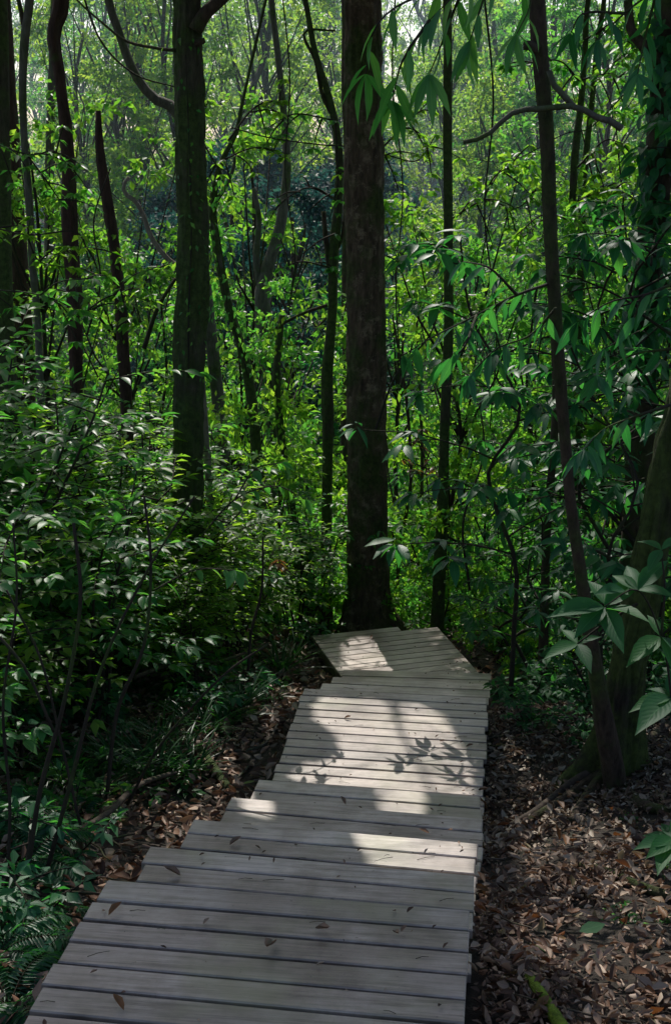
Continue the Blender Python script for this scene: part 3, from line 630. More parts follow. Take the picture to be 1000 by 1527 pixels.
branch(r, b, [(393, 450), (385, 410), (382, 380), (386, 330), (378, 280)], 18, (12, 7), 'bark_l')
px_trunk('vine_draped_tree', [(440, 800, 14), (426, 700, 14), (418, 640, 12), (412, 560, 11), (420, 470, 9)], 12.2, 'bark_g', 'slim leaning trunk wrapped in small yellow leaves', sides=8, ext=False, crown=False)
t16, b16, _ = px_trunk('thin_dark_tree', [(486, 880, 17), (487, 760, 16), (489, 640, 16), (488, 560, 17), (495, 470, 15), (497, 380, 15), (504, 300, 13), (505, 220, 12), (492, 150, 10), (470, 80, 9), (455, 0, 8)], 12.8, 'bark_g', 'thin dark mossy tree directly beside the thick flaking trunk', sides=12, rough=.2)
branch(t16, b16, [(492, 405), (486, 360), (482, 315)], 12.8, (9, 6), 'bark'); branch(t16, b16, [(490, 395), (508, 360), (512, 330)], 12.8, (6, 4), 'bark')
branch(t16, b16, [(488, 455), (450, 468), (410, 490), (400, 505)], 12.8, (5, 3), 'bark'); branch(t16, b16, [(500, 180), (480, 140), (470, 90), (455, 60), (458, 45), (500, 46)], 12.8, (6, 3), 'bark')
px_trunk('twin_stem_tree', [(862, 660, 14), (856, 520, 14), (851, 420, 13), (852, 330, 12), (856, 240, 12), (866, 150, 10), (872, 60, 9), (876, 0, 8)], 11.5, 'bark_g', 'slim mossy tree with a second stem right against it', sides=10)
px_trunk('slim_tree', [(868, 660, 14), (865, 480, 13), (866, 380, 12), (868, 280, 11), (876, 200, 9), (884, 130, 8), (890, 60, 8), (900, 0, 7)], 11.9, 'bark_g', 'slim mossy stem crossing behind the paired twin tree', sides=10)
px_trunk('understory_tree', [(812, 880, 14), (815, 780, 13), (822, 700, 12), (828, 610, 12), (826, 520, 10), (822, 420, 9)], 8.8, 'bark', 'short dark tree standing behind the thin leaning one', sides=10, ext=False, crown=False)
px_trunk('sapling_pole', [(628, 760, 5), (629, 680, 5), (626, 600, 5), (623, 540, 4), (620, 440, 3)], 13.5, 'bark', 'pole thin dark sapling between the thick and the slender trees', cat='sapling', sides=6, ext=False, crown=False)
px_trunk('crooked_sapling', [(590, 900, 6), (596, 820, 6), (612, 720, 5), (608, 620, 5), (600, 560, 4), (585, 470, 3)], 12.4, 'bark', 'crooked dark sapling just behind the thick flaking trunk', cat='sapling', sides=6, ext=False, crown=False)
t22, b22, _ = px_trunk('vine_covered_tree', [(955, 640, 42), (962, 440, 44), (972, 330, 42), (985, 220, 42), (992, 120, 44), (1000, 0, 46)], 8.6, 'bark', 'dark upright tree clothed in climbing leaves', sides=16)
branch(t22, b22, [(985, 90), (960, 70), (940, 45), (935, 0)], 8.5, (20, 12), 'bark')
px_trunk('far_pole_tree', [(512, 720, 15), (515, 640, 14), (517, 560, 13), (515, 420, 12)], 20, 'bark', 'dim dark trunk deep in the blue shade of the valley', sides=8)
px_trunk('broken_post_tree', [(463, 948, 15), (460, 900, 14), (457, 850, 13), (452, 800, 11)], 11.6, 'bark_l', 'short mossy broken trunk beside the log rail', cat='dead tree', sides=10, ext=False, crown=False, rough=.2)
# posts and rail
def px_log(name, pth, y, w, bark, label, cat, group=None, sides=10, rough=.12, y_end=None, step=.05):
    n = len(pth); pts = [np.array(at(a, b, y if y_end is None else y+(y_end-y)*i/(n-1))) for i, (a, b) in enumerate(pth)]
    rad = [(w[0]+(w[1]-w[0])*i/(n-1))/2*y*1.02/F for i in range(n)]; T = Tubes(); T.add(pts, rad, sides, rough=rough, seed=rng.uniform(0, 9), resample=step)
    me = T.build(name, M[bark], offset=pts[0]); return tag(link(name, me, loc=tuple(pts[0])), label, cat, group)
px_log('rail_post', [(484, 960), (484, 930), (483, 885)], 11.75, (26, 24), 'bark', 'squat dark post carrying the end of a log rail', 'post')
px_log('log_rail', [(466, 883), (485, 882), (506, 883)], 11.7, (9, 10), 'bark_r', 'short round log laid level across a dark post', 'rail')

# unseen canopy clusters added for shade, each given to nearest of these trees
C = []
tries = 0
while len(C) < 600 and tries < 30000:
    tries += 1
    x, y, z = rng.uniform(-7, 6), rng.uniform(5, 19), rng.uniform(4.3, 8)
    if y > 14 and z < 4.9: continue
    if y > 17 and z < 5.6: continue
    tt = (z+.6)/SV[2]; hx, hy = x-SV[0]*tt, y-SV[1]*tt
    if (hy > 9.8 or hx < -1.9 or (hx < -1.3 and hy > 5.5) or (hx > 1.5 and hy > 7)) and rng.uniform() < .82: continue
    if any((x-a)**2+(y-b)**2+(z-c)**2 < .5**2 for a, b, c in C): continue
    C.append((x, y, z))
for c in C:
    best = min(TREES, key=lambda t: np.linalg.norm(t['pts'][-1][:2]*.5+t['pts'][len(t['pts'])//2][:2]*.5-np.array(c[:2]))+.02*len(t['clusters']))
    best['clusters'].append(np.array(c))
for t in TREES:
    if not t['clusters']:
        p = t['pts'][-1]; t['clusters'] = [p+np.array([rng.uniform(-1, 1), rng.uniform(-1, 1), rng.uniform(-1.5, .3)]) for _ in range(4)]
    LV = Leaves(); B = Tubes(); P = t['pts']
    for c in t['clusters']:
        k = min(len(P)-1, int(np.searchsorted(P[:, 2], max(c[2]-1.2, P[-1][2]*.45)))); b = P[k]
        mid = (b+c)/2+rv(.2); mid[2] += .15
        cand = [mid]+[mid+rv(.7) for _ in range(7)]; mid = min(cand, key=lambda q: in_open_shaft(smooth_path([b, q, c], 1.0, .15)[0], 16).mean())
        tt = (c[2]+.6)/SV[2]; hx, hy = c[0]-SV[0]*tt, c[1]-SV[1]*tt
        cross = in_open_shaft(smooth_path([b, mid, c], 1.0, .15)[0], 16).mean(); rl = max(t['rad'][k]*.3, .018) if cross < .06 else .006
        B.add([b, mid, c], [rl, min(rl, .016), .005], 5, resample=.4)
        m = 1050 if (-1.8 < hx < 1.6 and 1 < hy < 8) else 400; nt = 50; cr = rng.uniform(.75, 1.15); tips = nrm(rng.normal(size=(nt, 3)))*cr*rng.uniform(.35, 1, (nt, 1)); tips[:, 2] *= .45
        own = rng.integers(0, nt, m); pos = c+tips[own]*rng.uniform(.3, 1.05, (m, 1))+rng.normal(0, .05, (m, 3)); D = nrm(tips[own])*.6+rng.normal(0, .5, (m, 3)); D[:, 2] -= .25
        LV.add(pos, D, np.array([0, 0, 1.0])+rng.normal(0, .4, (m, 3)), rng.uniform(.09, .2, m))
    if not B.V: continue
    link('limbs', B.build('limbs', M['bark'], offset=t['base']), t['root'])
    link('crown', LV.build('crown', 'small', M['canopy'], keep=canopy_keep, offset=t['base']), t['root'])

# ------------------------------------------------------------------ plants
def place(proto, used, x, y, rz=None, sc=1, label=None, group=None, cat=None, tilt=(0, 0), dz=0):
    rz = rng.uniform(0, 6.28) if rz is None else rz; loc = (x, y, gz(x, y)+dz)
    if proto.name not in used:
        used.add(proto.name); proto.location = loc; proto.rotation_euler = (tilt[0], tilt[1], rz); proto.scale = (sc,)*3; return tag(proto, label, cat, group)
    return copy_thing(proto, loc, rz, sc, label, group, cat, tilt)
USED = set()
# big leafy shrubs massed on the bank
SH = [make_shrub('broadleaf_shrub', 1.75, .8, 7, .092, .042, twigs=15, tw=.62, droop=.04), make_shrub('broadleaf_shrub', 1.75, .8, 7, .08, .036, twigs=15, tw=.64, mat='mid', kind='broad', droop=.02, wid=.9), make_shrub('broadleaf_shrub', 1.6, .9, 6, .085, .04, twigs=15, tw=.6, mat='broad', droop=.05, wid=.85), make_shrub('broadleaf_shrub', 1.5, .8, 7, .07, .03, twigs=14, tw=.55, kind='mid', mat='yellow', droop=.05)]
sh_spots = [(-1.6, 4.75, .82, 'tall broadleaf shrub at the near corner of the bank'), (-2.2, 5.4, 1.22, 'broadleaf shrub rising above the bank with bare lower stems'), (-1.65, 6.2, 1.15, 'broad shrub in front of the straight mossed tree'), (-2.6, 6.4, 1.35, None), (-1.35, 7.0, 1.1, 'leafy shrub leaning toward the long landing'),
            (-2.0, 7.2, 1.35, None), (-2.9, 7.7, 1.45, None), (-1.45, 8.0, 1.2, None), (-1.0, 8.3, .85, 'low bright shrub next to the last stair treads'), (-2.2, 8.6, 1.4, None), (-3.1, 8.9, 1.45, None), (-1.2, 9.1, 1.2, None), (-1.8, 9.8, 1.35, None), (-.8, 9.6, 1.0, 'bright shrub beside the lower landing'), (-2.8, 10.2, 1.4, None), (-3.6, 10.0, 1.5, None), (-2.0, 4.4, .8, None), (-1.1, 10.4, 1.1, None),
            (-.85, 10.6, .95, 'shrub crowding the turned corner of the lower landing'), (-1.5, 11.2, 1.3, None), (-2.5, 11.4, 1.4, None), (-.7, 11.6, 1.05, None), (-2.5, 7.2, 1.35, None), (-3.3, 7.8, 1.55, None), (-2.5, 8.6, 1.5, None), (-3.9, 8.8, 1.6, None)]
for i, (x, y, s, lb) in enumerate(sh_spots):
    place(SH[[0, 1, 3, 1, 2, 1, 1, 3, 3, 1, 0, 3, 1, 3, 1, 3, 2, 3, 3, 1, 3, 3, 0, 1, 2, 1][i]], USED, x, y, None, s, lb or 'broadleaf shrub in the dense green bank', 'broadleaf shrubs massed on the bank', 'shrub')
for i, (x, y, s_) in enumerate([(-1.15, 8.9, .95), (-1.2, 9.6, 1.2), (-1.0, 9.9, .8), (-1.5, 8.6, 1.35), (-.35, 11.3, 1.0), (-1.9, 7.9, 1.4), (-.9, 8.0, .8)]):
    place(SH[[3, 1, 3, 3, 1, 3, 3][i]], USED, x, y, None, s_, 'broadleaf shrub in the dense green bank', 'broadleaf shrubs massed on the bank', 'shrub')
# understory along both sides, middle distance
MB = [make_bushy('leafy_bush', 1.5, 1.5, 1500, .085, 'mid'), make_bushy('leafy_bush', 1.2, 1.6, 1500, .075, 'mid'), make_bushy('leafy_bush', 2.0, 1.7, 1900, .085, 'yellow'), make_bushy('leafy_bush', 1.0, 1.3, 1100, .07, 'yellow', clumps=8)]
ST = [make_bushy('leafy_sapling', 4.2, 2.0, 2600, .095, 'mid', clumps=18, stemr=.035, z0=.15, kind='small'), make_bushy('leafy_sapling', 5.2, 2.2, 3000, .10, 'canopy', clumps=20, stemr=.04, z0=.25), make_bushy('leafy_sapling', 3.6, 1.8, 2300, .10, 'cool', clumps=16, stemr=.03, z0=.15)]
FT = [make_forest_tree('forest_tree', 11, 5.6, .06, 7200, .16, 'far_sun_tint', 'bark', .12, 34), make_forest_tree('forest_tree', 13, 6.0, .10, 7800, .17, 'far_sun_tint', 'bark', .14, 36), make_forest_tree('forest_tree', 9, 5.0, .05, 6600, .15, 'far_sun_tint', 'bark_g', .1, 32), make_forest_tree('forest_tree', 12, 6.0, .04, 7800, .18, 'mid', 'bark', .13, 36)]
DK = [make_forest_tree('shade_tint_tree', 8, 5.0, .02, 9000, .15, 'far', 'bark', .13, 30)]  # added trees; dark blue leaf colour stands in for the hollow's shade
GB = 'leafy bushes filling the valley side'; GS = 'leafy saplings of the understory'; GT = 'forest trees beyond the boardwalk'
def zone(x): return 'beyond the bank' if x < -1 else ('beyond the lower landing' if x < 2 else 'beyond the buttressed tree')
pl = []
def far_enough(x, y, r): return all((x-a)**2+(y-b)**2 > (.5*(r+c))**2 for a, b, c in pl)
def scatter(protos, n, y0, y1, r, s0, s1, label, group, cat, ok=lambda x, y: True, k=.27, m=1.0):
    c = 0
    for _ in range(n*12):
        if c >= n: break
        y = math.sqrt(rng.uniform(y0*y0, y1*y1)); hw = y*k+m; x = rng.uniform(-hw, hw)
        if not far_enough(x, y, r) or not ok(x, y): continue
        pl.append((x, y, r)); c += 1
        place(protos[rng.integers(0, len(protos))], USED, x, y, None, rng.uniform(s0, s1), label+' '+zone(x), group+' '+zone(x), cat, dz=-.05)
def vista(x, y):   # keep the dark blue view down the valley open
    px = 500+F*x/(y*1.0); return not (395 < px < 530)
pl += [(t['base'][0], t['base'][1], .5) for t in TREES]
for x, y, s_ in [(-.75, 25, .8), (-2.0, 27, .9), (.1, 28, .85), (-1.2, 31, .9), (-3.4, 29, .8), (.6, 33, .9)]:
    pl.append((x, y, 2.2)); place(DK[0], USED, x, y, None, s_, 'tree down in the hollow with shade coloured dark blue leaves', 'shade tinted trees in the hollow', 'tree', dz=-.3)
for x, y, s_, k_ in [(1.45, 10.9, .8, 0), (1.75, 10.2, .75, 1), (1.35, 11.6, .8, 2), (2.2, 9.3, .8, 1), (2.0, 11.2, 1.0, 0), (2.8, 10.0, 1.0, 2), (3.1, 8.8, .9, 1), (1.55, 9.3, .5, 3), (1.3, 10.2, .45, 3), (2.5, 8.3, .6, 1), (.95, 11.5, .7, 3)]:
    pl.append((x, y, .5)); place(MB[k_], USED, x, y, None, s_, 'green leafy bush past the lower landing edge', 'leafy bushes past the lower landing', 'bush')
for x, y, s_, k_ in [(2.3, 10.6, .8, 0), (3.0, 9.4, .85, 2), (2.7, 11.8, .9, 1), (1.7, 12.2, .85, 0), (3.3, 11.0, 1.0, 1), (3.6, 10.2, 1.0, 0), (1.15, 12.6, .85, 1), (-3.1, 14.0, .95, 1), (-3.9, 13.8, .9, 0), (-2.3, 14.4, .9, 1)]:
    pl.append((x, y, .5)); place(ST[k_], USED, x, y, None, s_, 'slim leafy sapling crowding the forest edge', 'slim saplings at the forest edge', 'sapling')
scatter(MB, 34, 11.6, 15, .7, .6, 1.05, 'green leafy bush', GB, 'bush', ok=lambda x, y: not (-.4 < x < .9 and y < 11.8))
scatter(MB, 45, 15, 26, 1.0, .9, 1.5, 'green leafy bush', GB, 'bush')
scatter(ST, 32, 12.2, 17, .9, .75, 1.15, 'slim leafy sapling', GS, 'sapling', ok=lambda x, y: vista(x, y) and (x > -1.3 or y > 14))
scatter(ST, 40, 17, 30, 1.6, .95, 1.35, 'slim leafy sapling', GS, 'sapling', ok=vista)
scatter(FT, 28, 19, 40, 2.6, .75, 1.05, 'tall leafy forest tree', GT, 'tree', ok=lambda x, y: vista(x, y) or y > 36)
scatter(FT, 62, 38, 80, 2.9, .8, 1.2, 'tall leafy forest tree', GT, 'tree')
# lower herbs
FE = [make_fern('fern', 11, .5), make_fern('fern', 9, .42)]; TU = [make_tuft('strap_leaf_tuft', 36, .34), make_tuft('strap_leaf_tuft', 28, .26)]
HB = [make_shrub('leafy_herb', .42, .5, 6, .075, .035, twigs=4, tw=.2, bare=.3, kind='mid', mat='cool'), make_shrub('leafy_herb', .3, .5, 7, .055, .028, twigs=4, tw=.16, bare=.25, kind='mid', mat='mid')]
GF = 'ferns growing on the shaded bank'
def ongr(px, py):
    z = -.5
    for _ in range(8): p = onz(px, py, z); z = gz(p.x, p.y)
    return p.x, p.y
fern_px = [(35, 1290, 1.0, 'fern with sunlit fronds at the near edge of the bank'), (20, 1420, .8, 'fern catching white light lowest on the bank'), (15, 1500, .9, 'dim fern beside the nearest planks'), (90, 1370, .55, 'small fern lit beside the boardwalk corner'), (130, 1140, .9, None), (40, 1160, 1.1, None), (210, 1040, .9, None), (70, 1060, 1.0, None), (170, 1090, .9, None), (250, 1000, .8, None), (10, 1220, .9, None), (330, 1060, .6, None), (120, 1220, .6, None)]
for i, (px, py, s, lb) in enumerate(fern_px):
    x, y = ongr(px, py); place(FE[i % 2], USED, x, y, None, s*.72, lb or 'dark feathery fern on the shaded bank', GF, 'fern')
for i in range(20):
    px, py = rng.uniform(-20, 150), rng.uniform(1130, 1540)
    if px > 185-(py-1130)*.42: continue
    x, y = ongr(px, py)
    if not on_deck(x, y, .12): place([HB[0], HB[1], FE[0], FE[1]][i % 4], USED, x, y, None, rng.uniform(.55, 1.0) if i % 4 < 2 else rng.uniform(.4, .6), ['low leafy herb on the bank', 'low leafy herb on the bank', 'dark feathery fern on the shaded bank', 'dark feathery fern on the shaded bank'][i % 4], ['low herbs on the bank', 'low herbs on the bank', GF, GF][i % 4], ['herb', 'herb', 'fern', 'fern'][i % 4])
tuft_px = [(240, 1110), (270, 1130), (215, 1140), (300, 1100), (180, 1160), (330, 1085), (360, 1065), (395, 1045), (420, 1010), (270, 1075), (230, 1170), (150, 1190), (310, 1040), (350, 1010), (440, 985), (385, 990), (100, 1180), (60, 1210), (285, 1160), (190, 1110)]
for i, (px, py) in enumerate(tuft_px):
    x, y = ongr(px, py); place(TU[i % 2], USED, x, y, None, rng.uniform(.7, 1.15), 'dark strap leaved tuft among litter on the bank', 'strap leaved tufts on the bank', 'grass tuft')
c = 0
for _ in range(4000):
    if c >= 150: break
    y = rng.uniform(4.6, 11.5); x = rng.uniform(-4.2, 0 if y < 11 else 3.5)
    if on_deck(x, y, .12): continue
    xl = np.interp(y, [4.6, 6, 8, 11.5], [-1.15, -.85, -.35, .1])
    if x > xl: continue
    c += 1; place(HB[c % 2], USED, x, y, None, rng.uniform(.7, 1.25), 'low leafy herb on the bank', 'low herbs on the bank', 'herb')
for _ in range(46):
    y = rng.uniform(7.5, 12.5); x = rng.uniform(1.35+.03*y, 4)
    place(HB[_ % 2], USED, x, y, None, rng.uniform(.7, 1.3), 'low leafy herb past the litter slope', 'low herbs past the litter slope', 'herb')
HP = make_shrub('leafy_herb', .5, .5, 6, .09, .04, twigs=5, tw=.22, bare=.3, kind='broad', mat='pale')
for _ in range(34):
    y = rng.uniform(6.9, 10.5); x = rng.uniform(1.25+.02*y, 3.4); place(HP if _ % 2 else HB[1], USED, x, y, None, rng.uniform(.6, 1.2), 'soft leaved herb at the top of the litter slope', 'herbs at the top of the litter slope', 'herb')
for x, y, s_ in [(1.35, 6.6, .5), (1.1, 7.0, .55), (1.5, 7.2, .7), (1.2, 7.5, .7), (1.75, 6.9, .6), (1.9, 6.2, .5), (2.1, 5.6, .45), (2.3, 6.3, .7), (1.05, 8.0, .6), (1.4, 8.0, .8), (1.95, 4.9, .4), (2.0, 7.4, .9)]:
    place(HP, USED, x, y, None, s_, 'soft leaved herb at the top of the litter slope', 'herbs at the top of the litter slope', 'herb')
for _ in range(30):
    y = rng.uniform(2.6, 7.0); x = rng.uniform(.75+.12*(y-3), 3.2); place(HB[_ % 2], USED, x, y, None, rng.uniform(.15, .35), 'tiny green seedling poking through brown litter', 'seedlings in the brown litter', 'seedling')
# right side saplings with whorls of long leaves
WH = [make_whorl('whorled_sapling', 2.7, .145, 'cool', nb=14), make_whorl('whorled_sapling', 2.2, .135, 'cool', nb=14), make_whorl('whorled_sapling', 1.5, .12, 'pale', nb=13, spread=.7)]
wh = [(1.05, 7.6, 1.05, 0, 'sapling with drooping dark leaves in front of the slender tree'), (2.05, 7.4, 1.25, 1, 'tall sapling with long cool leaves behind the buttressed tree'), (2.35, 6.6, 1.15, 0, 'dark leaved sapling crowding the heavy tree'), (1.75, 8.8, 1.0, 2, 'pale leaved sapling behind the thin leaning tree'), (1.35, 9.6, .85, 2, 'pale sapling beside the edge of the lower landing'), (2.7, 8.2, 1.35, 0, 'tallest long leaved sapling under the vine clothed tree'),
      (1.45, 7.3, .6, 2, 'small pale sapling at the top of the litter slope'), (2.2, 9.6, 1.1, 1, 'long leaved sapling deep past the litter slope'), (1.9, 6.7, .7, 2, 'short pale sapling beside the heavy tree foot'), (3.0, 7.2, 1.3, 1, 'long leaved sapling beyond the heavy tree'), (1.5, 7.05, .95, 1, 'dark leaved sapling half hiding the heavy tree'), (1.68, 7.9, 1.1, 0, 'dark leaved sapling a pace past the heavy tree'), (1.3, 8.4, .9, 2, 'pale sapling standing above the soft leaved herbs'), (2.1, 8.5, 1.3, 1, 'tall dark leaved sapling near the vine clothed tree'), (1.05, 11.9, 1.0, 2, 'pale leaved sapling behind the slender tree foot'), (2.6, 10.8, 1.3, 0, 'long leaved sapling far past the litter slope')]
for x, y, s, k, lb in wh: place(WH[k], USED, x, y, None, s, lb, 'long leaved saplings past the litter slope', 'sapling')

# near overhead branch with hanging leaves, and the big soft leaves at the right edge
def hanging(name, paths, y, ln, mat, label, cat, kind='lance', wid=1.2, per=9, smat='stem', drop=-.9, thick=5, alt=0, trim=True):
    T = Tubes(); LV = Leaves(); org = np.array(at(paths[0][0][0], paths[0][0][1], y))
    J = {}
    for pth in paths:
        pts = np.array([np.array(at(a, b, y+J.setdefault((a, b), rng.uniform(-.12, .12)))) for a, b in pth]); T.add(pts, np.linspace(thick, 1.5, len(pts))/2*y/F, 6, resample=.04)
        if alt: leafy_twig(LV, smooth_path(pts, 1.0, .05)[0], alt, ln, ang=48, droop=.75, tip=4, njit=.35, wid=wid); continue
        P, _r = smooth_path(pts, 1.0, .1)
        for i, p in enumerate(P):
            if i % 2 and i < len(P)-2: continue
            m = per if i == len(P)-1 else max(2, per//3)
            for j in range(m):
                a = rng.uniform(0, 6.28); LV.add(p, np.array([math.cos(a), math.sin(a), drop*rng.uniform(.3, 1.3)]), np.array([-math.cos(a)*.5, -math.sin(a)*.5, 1.0])+rv(.3), ln*rng.uniform(.6, 1.15), wid)
    r = thing(name, tuple(org), label, cat); link('stem', T.build('stem', M[smat], offset=org), r); link('foliage', LV.build('foliage', kind, M[mat], keep=(lambda P: ~in_open_shaft(P)) if trim else None, offset=org), r); return r
hanging('overhanging_branch', [[(800, -120), (740, -70), (690, -20), (640, 30)], [(740, -70), (720, 0), (700, 60)], [(690, -20), (610, 0), (560, 40), (545, 110)], [(640, 30), (600, 90), (585, 150)], [(760, -60), (790, 0), (770, 50)], [(690, -20), (660, 60), (640, 110)]], 3.7, .12, 'broad', 'leafy branch hanging down over the path between two trunks', 'branch', wid=.8, alt=.05)
hanging('overhanging_branch', [[(1040, -80), (980, -20), (930, 20), (890, 60)], [(980, -20), (960, 60), (950, 110)], [(930, 20), (870, 20), (850, 50)]], 4.6, .12, 'cool', 'dark leafy branch hanging over the vine clothed tree', 'branch', wid=.8, alt=.05)
hanging('leafy_bough', [[(828, 420), (770, 440), (710, 470), (650, 500), (600, 530)], [(770, 440), (730, 400), (690, 390)], [(710, 470), (690, 520), (660, 540)], [(828, 460), (790, 500), (740, 520), (700, 560)]], 5.3, .13, 'cool', 'cool green bough reaching across from the thin leaning tree', 'branch', wid=.95, alt=.045)
hanging('leafy_bough', [[(1010, 420), (960, 440), (910, 450), (860, 480)], [(1000, 520), (940, 530), (890, 560)], [(1010, 600), (950, 620), (900, 640), (870, 670)], [(960, 440), (930, 500), (900, 520)]], 4.9, .125, 'cool', 'dark bough of hanging leaves over the heavy tree', 'branch', wid=.95, alt=.045)
BO = [(10.2, [[(-40, 330), (40, 350), (110, 345), (130, 370)], [(40, 350), (60, 390), (110, 400)]], 'light green bough reaching in before the crooked reddish trunk'),
      (10.5, [[(-40, 200), (40, 230), (80, 225), (100, 245)], [(40, 230), (70, 270), (90, 300)]], 'light green bough by the thin pale lichened tree'),
      (9.0, [[(-40, 430), (60, 440), (130, 470)], [(60, 440), (90, 420), (140, 415)]], 'green bough above the shrubs beside the rusty trunk'),
      (12.5, [[(505, 260), (560, 230), (620, 240), (650, 200)], [(560, 230), (600, 190), (640, 150)]], 'bright bough between the thick and the slender trees'),
      (12.0, [[(667, 330), (720, 300), (770, 310), (800, 280)], [(720, 300), (740, 260), (790, 240)], [(667, 380), (610, 370), (590, 400)]], 'bright bough growing from the slender tree'),
      (10.8, [[(860, 300), (910, 280), (950, 300)], [(855, 330), (810, 320), (770, 350)], [(860, 250), (900, 210), (930, 215)]], 'leafy bough growing from the paired twin tree'),
      (11.0, [[(862, 120), (910, 110), (940, 130)], [(862, 120), (830, 90), (760, 100)], [(870, 60), (910, 40), (930, 50)]], 'upper leafy bough of the paired twin tree'),
      (12.6, [[(504, 300), (460, 280), (420, 300)], [(500, 180), (440, 170), (400, 190)], [(495, 400), (450, 390), (420, 400)], [(500, 180), (504, 300), (495, 400)]], 'leafy bough growing from the thin dark mossy tree'),
      (12.4, [[(330, 240), (380, 220), (430, 230)], [(340, 210), (380, 160), (420, 150)], [(330, 260), (300, 200), (310, 150)]], 'leafy bough growing from the twisted mossy tree'),
      (9.6, [[(120, 470), (170, 440), (230, 450)], [(170, 440), (200, 410), (240, 400)]], 'green bough showing between the dead snag and the mossed tree')]
for i, (yy, pth, lb) in enumerate(BO):
    sub = []
    for p in pth:
        sub.append(p)
        for k in range(len(p)-1):
            for _ in range(2):
                t = rng.uniform(0, 1); bx, by = p[k][0]*(1-t)+p[k+1][0]*t, p[k][1]*(1-t)+p[k+1][1]*t; a = rng.uniform(-.9, .9)*1.6; L = rng.uniform(25, 60); sg = 1 if p[-1][0] > p[0][0] else -1
                sub.append([(bx, by), (bx+sg*math.cos(a)*L*.5, by-math.sin(a)*L*.5), (bx+sg*math.cos(a)*L, by-math.sin(a)*L+8)])
    hanging('leafy_bough', sub, yy, .10, ['yellow', 'mid', 'mid', 'yellow', 'canopy'][i % 5], lb, 'branch', kind='mid', wid=1.0, per=9, drop=-.5, thick=3)
def big_leaf_plant(name, leaves, y, label, stems):
    org = np.array(at(*stems[0][0], y)); T = Tubes(); LV = Leaves()
    for s in stems: T.add([np.array(at(a, b, y)) for a, b in s], np.linspace(5, 2, len(s))/2*y/F, 6, resample=.03)
    for (bx, by, tx, ty, dy) in leaves:
        b = np.array(at(bx, by, y)); t = np.array(at(tx, ty, y+dy)); D = t-b; L = np.linalg.norm(D); LV.add(b, D+np.array([0, 0, .12*L]), np.array([rng.uniform(-.4, .4), -.45, 1.0]), L*.8, .74)
    r = thing(name, tuple(org), label, 'plant'); link('stem', T.build('stem', M['stem'], offset=org), r); link('foliage', LV.build('foliage', 'broad', M['pale'], offset=org), r)
big_leaf_plant('large_leaved_plant', [(900, 905, 800, 920, -.1), (900, 905, 975, 850, .1), (905, 905, 870, 850, .15), (902, 908, 985, 925, -.15), (902, 908, 930, 985, -.2), (900, 905, 850, 960, -.15), (950, 880, 1010, 820, .1), (950, 880, 1020, 890, -.1), (950, 880, 900, 850, .1), (950, 880, 925, 830, .15), (985, 950, 925, 1000, -.15), (985, 950, 1030, 990, -.2), (985, 950, 960, 905, .1), (1000, 1040, 925, 1062, -.1), (1000, 1040, 940, 1100, -.25), (1000, 1040, 1000, 985, .1), (1000, 1040, 1060, 1050, 0), (1000, 1040, 955, 1020, .1),
    (860, 960, 800, 985, -.1), (860, 960, 885, 1010, -.15), (860, 960, 830, 930, .1), (860, 960, 905, 945, 0), (985, 950, 1010, 1010, -.1), (930, 880, 880, 885, -.1), (985, 820, 940, 800, .1), (985, 820, 1030, 790, 0), (985, 820, 960, 860, -.1)], 4.0, 'plant with broad soft leaves spread before the heavy tree', [[(1015, 1240), (1008, 1150), (1000, 1040), (985, 950), (950, 880), (900, 905)], [(985, 950), (990, 880), (985, 820)], [(950, 900), (900, 930), (860, 960)]])
big_leaf_plant('broad_leaved_seedling', [(1000, 1255, 935, 1265, -.1), (1000, 1255, 945, 1240, .1), (1000, 1255, 975, 1310, -.2), (1002, 1250, 960, 1285, -.15), (1002, 1250, 1050, 1230, 0), (1002, 1250, 978, 1220, .1), (1002, 1250, 1040, 1290, -.1), (1002, 1250, 1010, 1205, .1)], 3.9, 'broad leaved seedling over the sunlit litter', [[(1030, 1400), (1018, 1320), (1002, 1252)]])

# climbing leaves on trunks
def climber(name, pth, y, w, ln, mat, n, label, kind='mid', y_top=None):
    pts = np.array([np.array(at(a, b, y)) for a, b in pth]); P, _r = smooth_path(pts, 1.0, .05); org = pts[0]; LV = Leaves(); T = Tubes(); T.add(P[::3]+[0, -w, 0], np.linspace(.007, .003, len(P[::3])), 5)
    i = rng.integers(0, len(P), n); a = rng.uniform(-2.9, -.2, n); u = np.stack([np.cos(a), np.sin(a), np.zeros(n)], 1); pos = P[i]+u*w*rng.uniform(.9, 1.6, (n, 1))
    LV.add(pos, u*.5+np.array([0, 0, -.7])+rng.normal(0, .35, (n, 3)), u+np.array([0, 0, .6])+rng.normal(0, .3, (n, 3)), ln*rng.uniform(.6, 1.2, n))
    r = thing(name, tuple(org), label, 'climbing plant'); link('stem', T.build('stem', M['stem'], offset=org), r); link('foliage', LV.build('foliage', kind, M[mat], offset=org), r)
climber('climbing_plant', [(955, 560), (962, 440), (972, 330), (985, 220), (992, 100), (996, 20)], 8.6, .11, .11, 'cool', 420, 'climbing plant clothing the dark upright tree', kind='broad')
climber('climbing_plant', [(284, 560), (284, 460), (288, 350), (284, 200), (279, 60)], 9.4, .115, .045, 'mid', 90, 'thin climber with scattered small leaves on mossed tree')
climber('climbing_plant', [(436, 800), (426, 700), (418, 640), (412, 560), (420, 470)], 12.2, .12, .065, 'yellow', 260, 'climber of yellow leaves wrapping the slim leaning trunk')
climber('climbing_plant', [(372, 560), (358, 510), (340, 450), (326, 380), (317, 320), (325, 260)], 13, .16, .07, 'mid', 300, 'bright yellow climber up the twisted mossy tree')
